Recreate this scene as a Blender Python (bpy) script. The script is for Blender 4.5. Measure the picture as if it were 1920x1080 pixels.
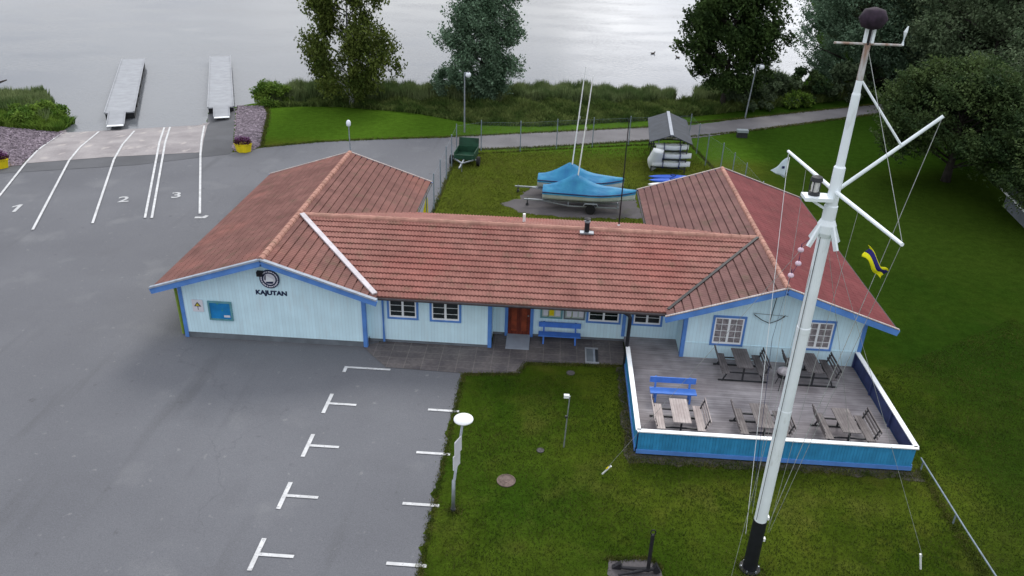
import bpy, bmesh, math, random
import numpy as np
from mathutils import Vector, Matrix
from mathutils.geometry import tessellate_polygon
random.seed(7); RNG = np.random.default_rng(11)
R = math.radians
for o in list(bpy.data.objects): bpy.data.objects.remove(o)
S = bpy.context.scene
COL = S.collection

# ------------------------------------------------------------ camera
cd = bpy.data.cameras.new('camera'); cam = bpy.data.objects.new('camera', cd); COL.objects.link(cam)
YAW, PIT, ROL, FPX = -0.04954737, 0.4691041, 0.03263258, 1481.97
F = Vector((math.sin(YAW)*math.cos(PIT), math.cos(YAW)*math.cos(PIT), -math.sin(PIT)))
r0 = Vector((math.cos(YAW), -math.sin(YAW), 0)); u0 = r0.cross(F)
rr = math.cos(ROL)*r0 + math.sin(ROL)*u0; uu = -math.sin(ROL)*r0 + math.cos(ROL)*u0
m = Matrix((rr, uu, -F)).transposed().to_4x4(); m.translation = Vector((0, 0, 17.4))
cam.matrix_world = m
cd.sensor_width = 36; cd.lens = FPX/1920*36; cd.clip_start = .1; cd.clip_end = 3000
S.camera = cam
S.render.resolution_x = 1024; S.render.resolution_y = 576

# ------------------------------------------------------------ world: overcast
SUN_AZ, SUN_EL = R(14), R(42)           # azimuth from +Y towards +X
w = bpy.data.worlds.new('World'); S.world = w; w.use_nodes = True
nt = w.node_tree; nt.nodes.clear()
def N(nt, t, **k):
    n = nt.nodes.new(t)
    for a, b in k.items():
        if a.startswith('_'): n.inputs[a[1:].replace('_', ' ')].default_value = b
        else: setattr(n, a, b)
    return n
out = N(nt, 'ShaderNodeOutputWorld'); bg = N(nt, 'ShaderNodeBackground'); bg.inputs['Strength'].default_value = .1
sky = N(nt, 'ShaderNodeTexSky', sky_type='NISHITA', sun_disc=False, sun_elevation=SUN_EL, sun_rotation=SUN_AZ)
tc = N(nt, 'ShaderNodeTexCoord')
mp = N(nt, 'ShaderNodeMapping'); mp.inputs['Scale'].default_value = (1.2, 1.2, 5.0); mp.inputs['Location'].default_value = (.35, .2, .1)
nz = N(nt, 'ShaderNodeTexNoise'); nz.inputs['Scale'].default_value = 3.2; nz.inputs['Detail'].default_value = 5
nt.links.new(tc.outputs['Generated'], mp.inputs['Vector']); nt.links.new(mp.outputs[0], nz.inputs['Vector'])
cr = N(nt, 'ShaderNodeValToRGB'); nt.links.new(nz.outputs['Fac'], cr.inputs['Fac'])
cr.color_ramp.elements[0].position = .38; cr.color_ramp.elements[0].color = (.52, .54, .61, 1)
cr.color_ramp.elements[1].position = .68; cr.color_ramp.elements[1].color = (1.06, 1.06, 1.06, 1)
# brighter, thinner cloud in front of the hidden sun, low over the lake
def dirv(az, el): return (math.sin(az)*math.cos(el), math.cos(az)*math.cos(el), math.sin(el))
def lobe(az, el, a0, a1):
    d = N(nt, 'ShaderNodeVectorMath', operation='DOT_PRODUCT'); nt.links.new(tc.outputs['Generated'], d.inputs[0]); d.inputs[1].default_value = dirv(az, el)
    mr = N(nt, 'ShaderNodeMapRange', interpolation_type='SMOOTHSTEP'); nt.links.new(d.outputs['Value'], mr.inputs['Value'])
    mr.inputs['From Min'].default_value = math.cos(a0); mr.inputs['From Max'].default_value = math.cos(a1)
    return mr.outputs['Result']
g1 = lobe(R(15), R(16), R(26), R(2)); g2 = lobe(R(17), R(10), R(9), R(2)); g3 = lobe(R(6), R(9), R(7), R(1))
def M(op, a, b, c=None):
    n = N(nt, 'ShaderNodeMath', operation=op)
    for i, v in enumerate((a, b, c)):
        if v is None: continue
        if isinstance(v, (int, float)): n.inputs[i].default_value = v
        else: nt.links.new(v, n.inputs[i])
    return n.outputs[0]
gain = M('ADD', M('MULTIPLY_ADD', g1, .12, 1.0), M('ADD', M('MULTIPLY', g2, 1.15), M('MULTIPLY', g3, .7)))
sz = N(nt, 'ShaderNodeSeparateXYZ'); nt.links.new(tc.outputs['Generated'], sz.inputs[0])
zen = M('MULTIPLY_ADD', M('MAXIMUM', sz.outputs['Z'], 0), .75, .66)     # overcast: brighter overhead than at the horizon
gs = M('MULTIPLY', M('MULTIPLY', gain, zen), 11.0)
vm = N(nt, 'ShaderNodeVectorMath', operation='SCALE'); nt.links.new(cr.outputs['Color'], vm.inputs[0]); nt.links.new(gs, vm.inputs['Scale'])
mx = N(nt, 'ShaderNodeMixRGB'); mx.inputs['Fac'].default_value = .9
nt.links.new(sky.outputs[0], mx.inputs[1]); nt.links.new(vm.outputs[0], mx.inputs[2])
nt.links.new(mx.outputs[0], bg.inputs['Color']); nt.links.new(bg.outputs[0], out.inputs['Surface'])
sl = bpy.data.lights.new('sun', 'SUN'); sl.energy = 1.4; sl.angle = R(20); sl.color = (1, .96, .9)
so = bpy.data.objects.new('sun', sl); COL.objects.link(so)
so.rotation_euler = (Vector(dirv(SUN_AZ, SUN_EL))).to_track_quat('Z', 'Y').to_euler()
S.view_settings.view_transform = 'Standard'; S.view_settings.look = 'None'; S.view_settings.exposure = .46; S.view_settings.gamma = 1

# ------------------------------------------------------------ materials
def lin(c):
    return tuple(((v/255)/12.92 if v/255 <= .04045 else ((v/255+.055)/1.055)**2.4) for v in c)
def mat(name, col, rough=.7, metal=0, var=.12, scale=4, col2=None, bump=0, bscale=30, world=False, spec=.3, extra=None, lo=.35, hi=.65, island=0):
    mt = bpy.data.materials.new(name); mt.use_nodes = True; nt = mt.node_tree; p = nt.nodes['Principled BSDF']
    p.inputs['Roughness'].default_value = rough; p.inputs['Metallic'].default_value = metal; p.inputs['Specular IOR Level'].default_value = spec
    tc = N(nt, 'ShaderNodeTexCoord'); geo = N(nt, 'ShaderNodeNewGeometry')
    vec = geo.outputs['Position'] if world else tc.outputs['Object']
    n = N(nt, 'ShaderNodeTexNoise'); n.inputs['Scale'].default_value = scale; n.inputs['Detail'].default_value = 6; nt.links.new(vec, n.inputs['Vector'])
    r = N(nt, 'ShaderNodeValToRGB'); nt.links.new(n.outputs['Fac'], r.inputs['Fac'])
    if col2 is None: a = tuple(v*(1-var) for v in col); b = tuple(min(1, v*(1+var)) for v in col)
    else: a, b = col, col2
    r.color_ramp.elements[0].position = lo; r.color_ramp.elements[0].color = (*a, 1)
    r.color_ramp.elements[1].position = hi; r.color_ramp.elements[1].color = (*b, 1)
    c = r.outputs['Color']
    if island:
        mr = N(nt, 'ShaderNodeMapRange'); nt.links.new(geo.outputs['Random Per Island'], mr.inputs['Value'])
        mr.inputs['To Min'].default_value = 1-island; mr.inputs['To Max'].default_value = 1+island
        v = N(nt, 'ShaderNodeVectorMath', operation='SCALE'); nt.links.new(c, v.inputs[0]); nt.links.new(mr.outputs[0], v.inputs['Scale']); c = v.outputs[0]
    if extra: c = extra(nt, c, vec)
    nt.links.new(c, p.inputs['Base Color'])
    if bump:
        bn = N(nt, 'ShaderNodeTexNoise'); bn.inputs['Scale'].default_value = bscale; bn.inputs['Detail'].default_value = 4; nt.links.new(vec, bn.inputs['Vector'])
        b_ = N(nt, 'ShaderNodeBump'); b_.inputs['Strength'].default_value = 1; b_.inputs['Distance'].default_value = bump
        nt.links.new(bn.outputs['Fac'], b_.inputs['Height']); nt.links.new(b_.outputs[0], p.inputs['Normal'])
    return mt
def overlay(scale, lo, hi, col, amt=1, detail=5, stretch=None, off=(0, 0, 0)):
    """extra layer: noise blotches of colour col"""
    def f(nt, c, vec):
        mp = N(nt, 'ShaderNodeMapping'); mp.inputs['Scale'].default_value = stretch or (1, 1, 1); mp.inputs['Location'].default_value = off
        nt.links.new(vec, mp.inputs['Vector'])
        n = N(nt, 'ShaderNodeTexNoise'); n.inputs['Scale'].default_value = scale; n.inputs['Detail'].default_value = detail; nt.links.new(mp.outputs[0], n.inputs['Vector'])
        mr = N(nt, 'ShaderNodeMapRange'); nt.links.new(n.outputs['Fac'], mr.inputs['Value'])
        mr.inputs['From Min'].default_value = lo; mr.inputs['From Max'].default_value = hi; mr.inputs['To Max'].default_value = amt
        x = N(nt, 'ShaderNodeMixRGB'); nt.links.new(mr.outputs[0], x.inputs['Fac']); nt.links.new(c, x.inputs[1]); x.inputs[2].default_value = (*col, 1)
        return x.outputs[0]
    return f
def chain(*fs):
    def f(nt, c, vec):
        for g in fs: c = g(nt, c, vec)
        return c
    return f
def mulnoise(scale, lo, hi, stretch=None):
    def f(nt, c, vec):
        mp = N(nt, 'ShaderNodeMapping'); mp.inputs['Scale'].default_value = stretch or (1, 1, 1); nt.links.new(vec, mp.inputs['Vector'])
        n = N(nt, 'ShaderNodeTexNoise'); n.inputs['Scale'].default_value = scale; n.inputs['Detail'].default_value = 3; nt.links.new(mp.outputs[0], n.inputs['Vector'])
        mr = N(nt, 'ShaderNodeMapRange'); nt.links.new(n.outputs['Fac'], mr.inputs['Value'])
        mr.inputs['From Min'].default_value = .3; mr.inputs['From Max'].default_value = .7; mr.inputs['To Min'].default_value = lo; mr.inputs['To Max'].default_value = hi
        v = N(nt, 'ShaderNodeVectorMath', operation='SCALE'); nt.links.new(c, v.inputs[0]); nt.links.new(mr.outputs[0], v.inputs['Scale'])
        return v.outputs[0]
    return f
def boards(axis, width, dark=.75, gap=.07):
    """painted boards: thin dark joints every width metres along a local axis"""
    def f(nt, c, vec):
        sp = N(nt, 'ShaderNodeSeparateXYZ'); nt.links.new(vec, sp.inputs[0])
        a = N(nt, 'ShaderNodeMath', operation='DIVIDE'); nt.links.new(sp.outputs['XYZ'.index(axis)], a.inputs[0]); a.inputs[1].default_value = width
        fr = N(nt, 'ShaderNodeMath', operation='FRACT'); nt.links.new(a.outputs[0], fr.inputs[0])
        lt = N(nt, 'ShaderNodeMath', operation='LESS_THAN'); nt.links.new(fr.outputs[0], lt.inputs[0]); lt.inputs[1].default_value = gap
        fl = N(nt, 'ShaderNodeMath', operation='FLOOR'); nt.links.new(a.outputs[0], fl.inputs[0])
        wn = N(nt, 'ShaderNodeTexWhiteNoise', noise_dimensions='1D'); nt.links.new(fl.outputs[0], wn.inputs['W'])
        mr = N(nt, 'ShaderNodeMapRange'); nt.links.new(wn.outputs['Value'], mr.inputs['Value']); mr.inputs['To Min'].default_value = .965; mr.inputs['To Max'].default_value = 1.03
        mm = N(nt, 'ShaderNodeMath', operation='MULTIPLY_ADD'); nt.links.new(lt.outputs[0], mm.inputs[0]); mm.inputs[1].default_value = dark-1; nt.links.new(mr.outputs[0], mm.inputs[2])
        v = N(nt, 'ShaderNodeVectorMath', operation='SCALE'); nt.links.new(c, v.inputs[0]); nt.links.new(mm.outputs[0], v.inputs['Scale'])
        return v.outputs[0]
    return f
GR1 = (.024, .045, .004); GR2 = (.060, .084, .009)
def zone(axis, a, b, col, amt, wob=2.5):
    def f(nt, c, vec):
        sp = N(nt, 'ShaderNodeSeparateXYZ'); nt.links.new(vec, sp.inputs[0])
        n = N(nt, 'ShaderNodeTexNoise'); n.inputs['Scale'].default_value = .25; n.inputs['Detail'].default_value = 4; nt.links.new(vec, n.inputs['Vector'])
        m1 = N(nt, 'ShaderNodeMath', operation='MULTIPLY_ADD'); nt.links.new(n.outputs['Fac'], m1.inputs[0]); m1.inputs[1].default_value = wob*2; nt.links.new(sp.outputs['XYZ'.index(axis)], m1.inputs[2])
        mr = N(nt, 'ShaderNodeMapRange', interpolation_type='SMOOTHSTEP'); nt.links.new(m1.outputs[0], mr.inputs['Value']); mr.inputs['From Min'].default_value = a+wob; mr.inputs['From Max'].default_value = b+wob; mr.inputs['To Max'].default_value = amt
        x = N(nt, 'ShaderNodeMixRGB'); nt.links.new(mr.outputs[0], x.inputs['Fac']); nt.links.new(c, x.inputs[1]); x.inputs[2].default_value = (*col, 1)
        return x.outputs[0]
    return f
grass = mat('lawn_grass', GR1, 1, world=True, scale=.22, col2=GR2, spec=0, bump=.05, bscale=14,
    extra=chain(overlay(.9, .52, .75, (.075, .080, .013), .6), overlay(.07, .45, .6, (.022, .055, .005), .6, off=(3, 1, 0)), overlay(.5, .55, .7, (.085, .085, .02), .4, off=(5, 5, 0)), zone('Y', 36, 40, (.070, .088, .012), .7, 1), zone('Y', 55, 58, (.050, .110, .010), .85, 1), zone('X', 12, 17, (.013, .033, .004), .8), mulnoise(9, .85, 1.16), mulnoise(2.2, .85, 1.15), mulnoise(30, .88, 1.12)))
meadow_g = mat('meadow_soil', (.018, .035, .01), 1, world=True, scale=.8, col2=(.04, .055, .015), spec=.05, extra=mulnoise(5, .7, 1.3))
def cracks(scale, wd, amt, k=.55):
    def f(nt, c, vec):
        n = N(nt, 'ShaderNodeTexNoise'); n.inputs['Scale'].default_value = .6; n.inputs['Detail'].default_value = 5; nt.links.new(vec, n.inputs['Vector'])
        mx_ = N(nt, 'ShaderNodeMixRGB', blend_type='LINEAR_LIGHT'); mx_.inputs['Fac'].default_value = 1.2; nt.links.new(vec, mx_.inputs[1]); nt.links.new(n.outputs['Color'], mx_.inputs[2])
        v = N(nt, 'ShaderNodeTexVoronoi', feature='DISTANCE_TO_EDGE'); v.inputs['Scale'].default_value = scale; nt.links.new(mx_.outputs[0], v.inputs['Vector'])
        mr = N(nt, 'ShaderNodeMapRange'); nt.links.new(v.outputs['Distance'], mr.inputs['Value']); mr.inputs['From Max'].default_value = wd; mr.inputs['To Min'].default_value = amt; mr.inputs['To Max'].default_value = 0
        n2 = N(nt, 'ShaderNodeTexNoise'); n2.inputs['Scale'].default_value = .13; nt.links.new(vec, n2.inputs['Vector'])
        m2 = N(nt, 'ShaderNodeMapRange'); nt.links.new(n2.outputs['Fac'], m2.inputs['Value']); m2.inputs['From Min'].default_value = .5; m2.inputs['From Max'].default_value = .6
        mm = N(nt, 'ShaderNodeMath', operation='MULTIPLY'); nt.links.new(mr.outputs[0], mm.inputs[0]); nt.links.new(m2.outputs[0], mm.inputs[1])
        x = N(nt, 'ShaderNodeMixRGB'); nt.links.new(mm.outputs[0], x.inputs['Fac']); nt.links.new(c, x.inputs[1]); x.inputs[2].default_value = (.05, .05, .055, 1)
        return x.outputs[0]
    return f
asphalt = mat('asphalt', (.118, .122, .136), .85, world=True, scale=.12, col2=(.146, .151, .166), spec=.25, bump=.01, bscale=60,
    extra=chain(overlay(.55, .56, .75, (.115, .118, .13), .5), overlay(.35, .6, .75, (.20, .205, .215), .5, off=(9, 4, 0)), overlay(3, .66, .74, (.24, .245, .25), .5, off=(1, 7, 0)), overlay(.9, .60, .74, (.09, .092, .10), .45, stretch=(1, .12, 1), off=(4, 2, 0)), overlay(1.7, .68, .76, (.07, .07, .078), .55, off=(2, 8, 0)), cracks(.16, .005, .22), mulnoise(22, .9, 1.1), mulnoise(70, .85, 1.15)))
asphalt_d = mat('dark_asphalt', (.10, .103, .112), .85, world=True, scale=.4, var=.12, spec=.2, extra=mulnoise(25, .88, 1.1))
path_m = mat('path_asphalt', (.155, .15, .157), .9, world=True, scale=.5, var=.13, spec=.2, extra=mulnoise(20, .9, 1.1))
concrete = mat('ramp_concrete', (.235, .218, .224), .85, world=True, scale=.5, col2=(.33, .31, .312), spec=.2, extra=chain(overlay(1.3, .58, .7, (.46, .42, .40), .7, stretch=(1, .5, 1)), mulnoise(14, .9, 1.1)))
paint = mat('road_paint', (.56, .57, .58), .7, world=True, scale=3, var=.12, extra=chain(overlay(14, .56, .68, (.24, .24, .25), .7), overlay(1.3, .55, .7, (.38, .385, .39), .6)))
paint_f = mat('worn_road_paint', (.46, .47, .48), .8, world=True, scale=9, var=.1, extra=overlay(11, .58, .68, (.17, .172, .185), .8))
stone_m = mat('purple_gravel', (.15, .122, .142), .9, world=True, scale=6, col2=(.25, .21, .24), extra=mulnoise(9, .6, 1.3), bump=.05, bscale=9)
gravel_m = mat('grey_gravel', (.082, .076, .080), .95, world=True, scale=1.2, var=.12, extra=chain(overlay(.8, .58, .72, (.05, .06, .025), .6), mulnoise(16, .92, 1.08)))
soil_m = mat('soil_strip', (.035, .04, .022), 1, world=True, scale=3, col2=(.07, .062, .05), extra=mulnoise(12, .6, 1.3))
def paver_extra(nt, c, vec):
    b = N(nt, 'ShaderNodeTexBrick'); nt.links.new(vec, b.inputs['Vector']); b.offset = 0; b.squash = 1
    b.inputs['Scale'].default_value = 1; b.inputs['Brick Width'].default_value = .7; b.inputs['Row Height'].default_value = .48; b.inputs['Mortar Size'].default_value = .02; b.inputs['Mortar Smooth'].default_value = .4
    b.inputs['Color1'].default_value = (.075, .070, .078, 1); b.inputs['Color2'].default_value = (.11, .10, .108, 1); b.inputs['Mortar'].default_value = (.17, .155, .15, 1)
    x = N(nt, 'ShaderNodeMixRGB'); x.inputs['Fac'].default_value = .6; nt.links.new(c, x.inputs[1]); nt.links.new(b.outputs['Color'], x.inputs[2]); return x.outputs[0]
paver = mat('stone_pavers', (.075, .066, .066), .85, world=True, scale=1.1, col2=(.20, .175, .16), extra=chain(paver_extra, mulnoise(8, .85, 1.15)))
wall_m = mat('pale_blue_wall_paint', (.61, .83, .92), .6, scale=1.2, var=.04, extra=chain(boards('X', .14, .86, .1), overlay(3, .55, .8, (.53, .65, .70), .5, stretch=(1, 1, .25))))
wally_m = mat('pale_blue_wall_paint_end', (.61, .83, .92), .6, scale=1.2, var=.04, extra=boards('Y', .14, .80, .1))
yellow_w = mat('yellow_wall_paint', (.55, .50, .04), .6, scale=1.5, var=.12, extra=boards('Y', .14, .8, .1))
plinth_m = mat('grey_plinth', (.14, .16, .18), .9, scale=2, var=.15)
blue_t = mat('blue_trim_paint', (.095, .235, .58), .5, scale=2, var=.12)
blue_s = mat('blue_rail_paint', (.035, .25, .48), .55, scale=3, var=.1, island=.08)
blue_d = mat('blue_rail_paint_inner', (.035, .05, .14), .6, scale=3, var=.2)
blue_b = mat('blue_bench_paint', (.07, .20, .62), .5, scale=3, var=.1)
white_p = mat('white_paint', (.80, .83, .85), .45, scale=2, var=.06)
white_m = mat('white_mast_paint', (.82, .89, .93), .35, scale=1.3, var=.05, extra=overlay(4, .62, .75, (.48, .50, .48), .6, stretch=(1, 1, .3)))
rust_m = mat('rust_stained_paint', (.50, .50, .50), .6, scale=5, var=.1, extra=overlay(6, .45, .6, (.28, .17, .12), .9, stretch=(1, 1, .3)))
black_m = mat('black_paint', (.012, .013, .017), .55, scale=4, var=.2)
dark_m = mat('dark_metal', (.03, .032, .036), .5, scale=4, var=.2)
galv = mat('galvanised_steel', (.30, .33, .37), .45, metal=.5, scale=5, var=.15)
bgalv = mat('weathered_fence_steel', (.20, .25, .30), .6, metal=.2, scale=5, var=.15)
def tilevar(nt, c, vec):
    sc = N(nt, 'ShaderNodeVectorMath', operation='DIVIDE'); nt.links.new(vec, sc.inputs[0]); sc.inputs[1].default_value = (.3, .328, 9)
    fl = N(nt, 'ShaderNodeVectorMath', operation='FLOOR'); nt.links.new(sc.outputs[0], fl.inputs[0])
    wn = N(nt, 'ShaderNodeTexWhiteNoise', noise_dimensions='2D'); nt.links.new(fl.outputs[0], wn.inputs['Vector'])
    mr = N(nt, 'ShaderNodeMapRange'); nt.links.new(wn.outputs['Value'], mr.inputs['Value']); mr.inputs['To Min'].default_value = .93; mr.inputs['To Max'].default_value = 1.07
    v = N(nt, 'ShaderNodeVectorMath', operation='SCALE'); nt.links.new(c, v.inputs[0]); nt.links.new(mr.outputs[0], v.inputs['Scale']); return v.outputs[0]
def tile_mat(name, a, b, extra):
    if 'ridge' not in name: extra = chain(extra, tilevar)
    return mat(name, a, .8, scale=.7, col2=b, spec=.2, extra=extra, world=True)
lich = overlay(1.6, .56, .76, (.13, .11, .07), .5)
tile_main = tile_mat('red_clay_tiles', (.235, .105, .088), (.305, .145, .122), chain(overlay(.28, .5, .68, (.29, .10, .085), .6), lich, mulnoise(2.5, .92, 1.08), mulnoise(1.4, .93, 1.07, (1, 4, 4))))
tile_wing = tile_mat('brown_red_tiles', (.19, .095, .082), (.25, .128, .110), chain(overlay(.35, .55, .7, (.30, .125, .10), .5), lich, mulnoise(2.5, .92, 1.08)))
tile_grey = tile_mat('grey_red_tiles', (.185, .102, .095), (.235, .130, .118), chain(lich, mulnoise(2.5, .92, 1.08)))
tile_red = tile_mat('deep_red_tiles', (.125, .026, .029), (.16, .037, .040), chain(mulnoise(2, .92, 1.08), overlay(2.5, .58, .75, (.17, .07, .06), .5)))
ridge_m = tile_mat('ridge_tiles', (.33, .17, .135), (.44, .24, .19), chain(overlay(2, .55, .75, (.20, .14, .10), .6), mulnoise(4, .8, 1.2)))
barge_g = mat('grey_verge_metal', (.30, .345, .41), .6, scale=3, var=.1, extra=overlay(5, .5, .7, (.20, .22, .25), .6))
gutter_m = mat('dark_gutter', (.045, .038, .042), .5, scale=4, var=.2)
glass = mat('window_glass', (.008, .014, .016), .08, scale=2, var=.4, spec=.6)
curtain = mat('net_curtain', (.22, .20, .21), .25, scale=9, var=.35, spec=.6)
door_m = mat('varnished_wood_door', (.13, .025, .015), .5, scale=3, var=.3, extra=boards('X', .16, .5, .12))
deck_m = mat('weathered_deck_boards', (.20, .185, .195), .85, scale=1.1, col2=(.33, .31, .32), extra=chain(boards('Y', .145, .62, .09), mulnoise(2.2, .78, 1.22, (.35, 6, 1)), overlay(.5, .5, .7, (.16, .13, .135), .5)))
wood_g = mat('grey_weathered_wood', (.13, .115, .115), .85, scale=2, col2=(.21, .19, .185), extra=chain(boards('X', .095, .5, .13), mulnoise(3, .8, 1.2, (8, .6, 1))))
wood_d = mat('dark_weathered_wood', (.085, .078, .080), .85, scale=2, col2=(.145, .134, .138), extra=chain(boards('X', .095, .5, .13), mulnoise(3, .8, 1.2, (8, .6, 1))))
wood_l = mat('pale_weathered_wood', (.34, .29, .28), .85, scale=2, col2=(.46, .41, .39), extra=chain(boards('X', .095, .6, .13), mulnoise(3, .85, 1.15, (8, .6, 1))))
cover_m = mat('blue_tarpaulin', (.016, .15, .33), .6, scale=1.3, col2=(.035, .25, .43), bump=.02, bscale=5)
navy = mat('navy_trim', (.012, .02, .09), .5, scale=3, var=.2)
hull_w = mat('white_hull', (.62, .68, .66), .35, scale=2, var=.1, extra=overlay(2, .55, .75, (.42, .46, .40), .6))
kayak_b = mat('blue_kayak', (.05, .14, .62), .35, scale=2, var=.12)
tarp_g = mat('grey_roof_felt', (.040, .048, .062), .75, scale=2, var=.18, bump=.01, bscale=6)
green_b = mat('green_box_paint', (.012, .055, .030), .6, scale=3, var=.25)
rubber = mat('tyre_rubber', (.012, .012, .014), .8, scale=6, var=.2)
alu = mat('jetty_decking', (.30, .315, .34), .7, scale=1.5, var=.08, extra=boards('Y', .5, .82, .05))
float_m = mat('jetty_float', (.02, .022, .024), .7, scale=3, var=.2)
yel_p = mat('yellow_planter_paint', (.72, .58, .012), .5, scale=3, var=.1)
flower_m = mat('dark_red_flowers', (.05, .008, .022), .8, scale=8, var=.3, island=.6)
mauve_m = mat('mauve_flowers', (.16, .06, .16), .8, scale=8, var=.3, island=.5)
yflag = mat('yellow_flag_cloth', (.75, .72, .01), .8, scale=3, var=.08)
bflag = mat('navy_flag_cloth', (.02, .018, .16), .8, scale=3, var=.08)
wflag = mat('white_flag_cloth', (.60, .70, .76), .8, scale=3, var=.08)
rope_m = mat('rope', (.34, .36, .35), .8, scale=9, var=.2)
pink_m = mat('pinkish_white_plastic', (.68, .52, .62), .5, scale=5, var=.1)
sign_w = mat('white_sign', (.66, .66, .72), .4, scale=3, var=.04)
sign_n = mat('navy_sign_paint', (.006, .016, .06), .5, scale=3, var=.1)
map_b = mat('blue_map_print', (.015, .20, .48), .3, scale=2, var=.2, extra=overlay(3.2, .60, .66, (.06, .36, .16), .9, off=(2, 5, 1)))
tealf = mat('teal_frame', (.12, .30, .34), .4, scale=3, var=.1)
board_in = mat('notice_board_backing', (.42, .50, .46), .5, scale=3, var=.1, extra=overlay(3, .55, .62, (.20, .24, .10), .8))
iron_m = mat('old_black_iron', (.016, .016, .02), .7, scale=4, var=.3, bump=.01)
slab_m = mat('pale_ramp_slab', (.26, .29, .34), .6, scale=3, var=.08)
cover_i = mat('rusty_cover', (.13, .095, .085), .8, scale=8, var=.25)
brass_m = mat('lantern_glass', (.62, .62, .60), .2, scale=4, var=.1, spec=.6)
globe_m = mat('opal_globe', (.74, .78, .84), .3, scale=3, var=.03)
green_p = mat('grey_green_box', (.28, .32, .34), .6, scale=3, var=.1)
duck_m = mat('duck_plumage', (.05, .04, .03), .8, scale=9, var=.4)

# ------------------------------------------------------------ mesh tools
class MB:
    def __init__(s): s.v = []; s.f = []
    def add(s, vs, fs):
        k = len(s.v); s.v += [tuple(p) for p in vs]; s.f += [tuple(i+k for i in f) for f in fs]; return s
    def box(s, c, d, rz=0, M_=None):
        x, y, z = d[0]/2, d[1]/2, d[2]/2
        vs = [Vector((a*x, b*y, e*z)) for e in (-1, 1) for a, b in ((-1, -1), (1, -1), (1, 1), (-1, 1))]
        if rz: q = Matrix.Rotation(rz, 3, 'Z'); vs = [q @ v for v in vs]
        if M_ is not None: vs = [M_ @ v for v in vs]
        vs = [v+Vector(c) for v in vs]
        return s.add(vs, [(3, 2, 1, 0), (4, 5, 6, 7), (0, 1, 5, 4), (1, 2, 6, 5), (2, 3, 7, 6), (3, 0, 4, 7)])
    def b2(s, x0, x1, y0, y1, z0, z1): return s.box(((x0+x1)/2, (y0+y1)/2, (z0+z1)/2), (x1-x0, y1-y0, z1-z0))
    def beam(s, a, b, w_, h_, up=(0, 0, 1)):
        a = Vector(a); b = Vector(b); d = (b-a); L = d.length; d.normalize(); x = d.cross(Vector(up))
        if x.length < 1e-4: x = d.cross(Vector((1, 0, 0)))
        x.normalize(); z = x.cross(d)
        q = Matrix((x, d, z)).transposed()
        return s.box((a+b)/2, (w_, L, h_), M_=q)
    def tube(s, pts, r, n=8, caps=True):
        pts = [Vector(p) for p in pts]; rs = r if isinstance(r, (list, tuple)) else [r]*len(pts)
        rings = []
        for i, p in enumerate(pts):
            d = (pts[min(i+1, len(pts)-1)]-pts[max(i-1, 0)]).normalized()
            x = d.cross(Vector((0, 0, 1)))
            if x.length < .05: x = d.cross(Vector((1, 0, 0)))
            x.normalize(); y = x.cross(d)
            rings.append([p+rs[i]*(math.cos(t)*x+math.sin(t)*y) for t in [2*math.pi*k/n for k in range(n)]])
        vs = [v for g in rings for v in g]; fs = []
        for i in range(len(pts)-1):
            for k in range(n): fs.append((i*n+k, i*n+(k+1) % n, (i+1)*n+(k+1) % n, (i+1)*n+k))
        if caps: fs += [tuple(range(n))[::-1], tuple((len(pts)-1)*n+k for k in range(n))]
        return s.add(vs, fs)
    def lathe(s, c, prof, n=16):
        c = Vector(c); vs = []; fs = []
        for (r_, z) in prof:
            for k in range(n): t = 2*math.pi*k/n; vs.append(c+Vector((r_*math.cos(t), r_*math.sin(t), z)))
        for i in range(len(prof)-1):
            for k in range(n): fs.append((i*n+k, i*n+(k+1) % n, (i+1)*n+(k+1) % n, (i+1)*n+k))
        if prof[0][0] > 1e-6: fs.append(tuple(range(n))[::-1])
        if prof[-1][0] > 1e-6: fs.append(tuple((len(prof)-1)*n+k for k in range(n)))
        return s.add(vs, fs)
    def ball(s, c, r_, n=12, sq=(1, 1, 1)):
        k0 = len(s.v)
        s.lathe((0, 0, 0), [(r_*math.sin(math.pi*i/8) if 0 < i < 8 else 1e-7, -r_*math.cos(math.pi*i/8)) for i in range(9)], n)
        for i in range(k0, len(s.v)): v = s.v[i]; s.v[i] = (v[0]*sq[0]+c[0], v[1]*sq[1]+c[1], v[2]*sq[2]+c[2])
        return s
    def prism(s, poly, lo, hi, axis='Y'):
        """poly of 2D points extruded along axis"""
        def P(a, b, t): return {'Y': (a, t, b), 'X': (t, a, b), 'Z': (a, b, t)}[axis]
        n = len(poly)
        vs = [P(a, b, lo) for a, b in poly]+[P(a, b, hi) for a, b in poly]
        fs = [tuple(range(n)), tuple(range(2*n-1, n-1, -1))]+[(i, i+n, (i+1) % n+n, (i+1) % n) for i in range(n)]
        return s.add(vs, fs)
    def obj(s, name, m_, parent=None, smooth=False, fix=True, bevel=0):
        me = bpy.data.meshes.new(name); me.from_pydata(s.v, [], s.f)
        if fix:
            bm = bmesh.new(); bm.from_mesh(me); bmesh.ops.recalc_face_normals(bm, faces=bm.faces); bm.to_mesh(me); bm.free()
        ms = m_ if isinstance(m_, (list, tuple)) else [m_]
        for q in ms: me.materials.append(q)
        if smooth: me.polygons.foreach_set('use_smooth', [True]*len(me.polygons))
        me.update(); o = bpy.data.objects.new(name, me); COL.objects.link(o)
        if parent: o.parent = parent
        if bevel:
            b = o.modifiers.new('bevel', 'BEVEL'); b.width = bevel; b.segments = 1; b.limit_method = 'ANGLE'
        return o
def tag(o, label, cat, group=None):
    o['label'] = label; o['category'] = cat
    if group: o['group'] = group
    return o
def struct(o): o['kind'] = 'structure'; return o
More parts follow.
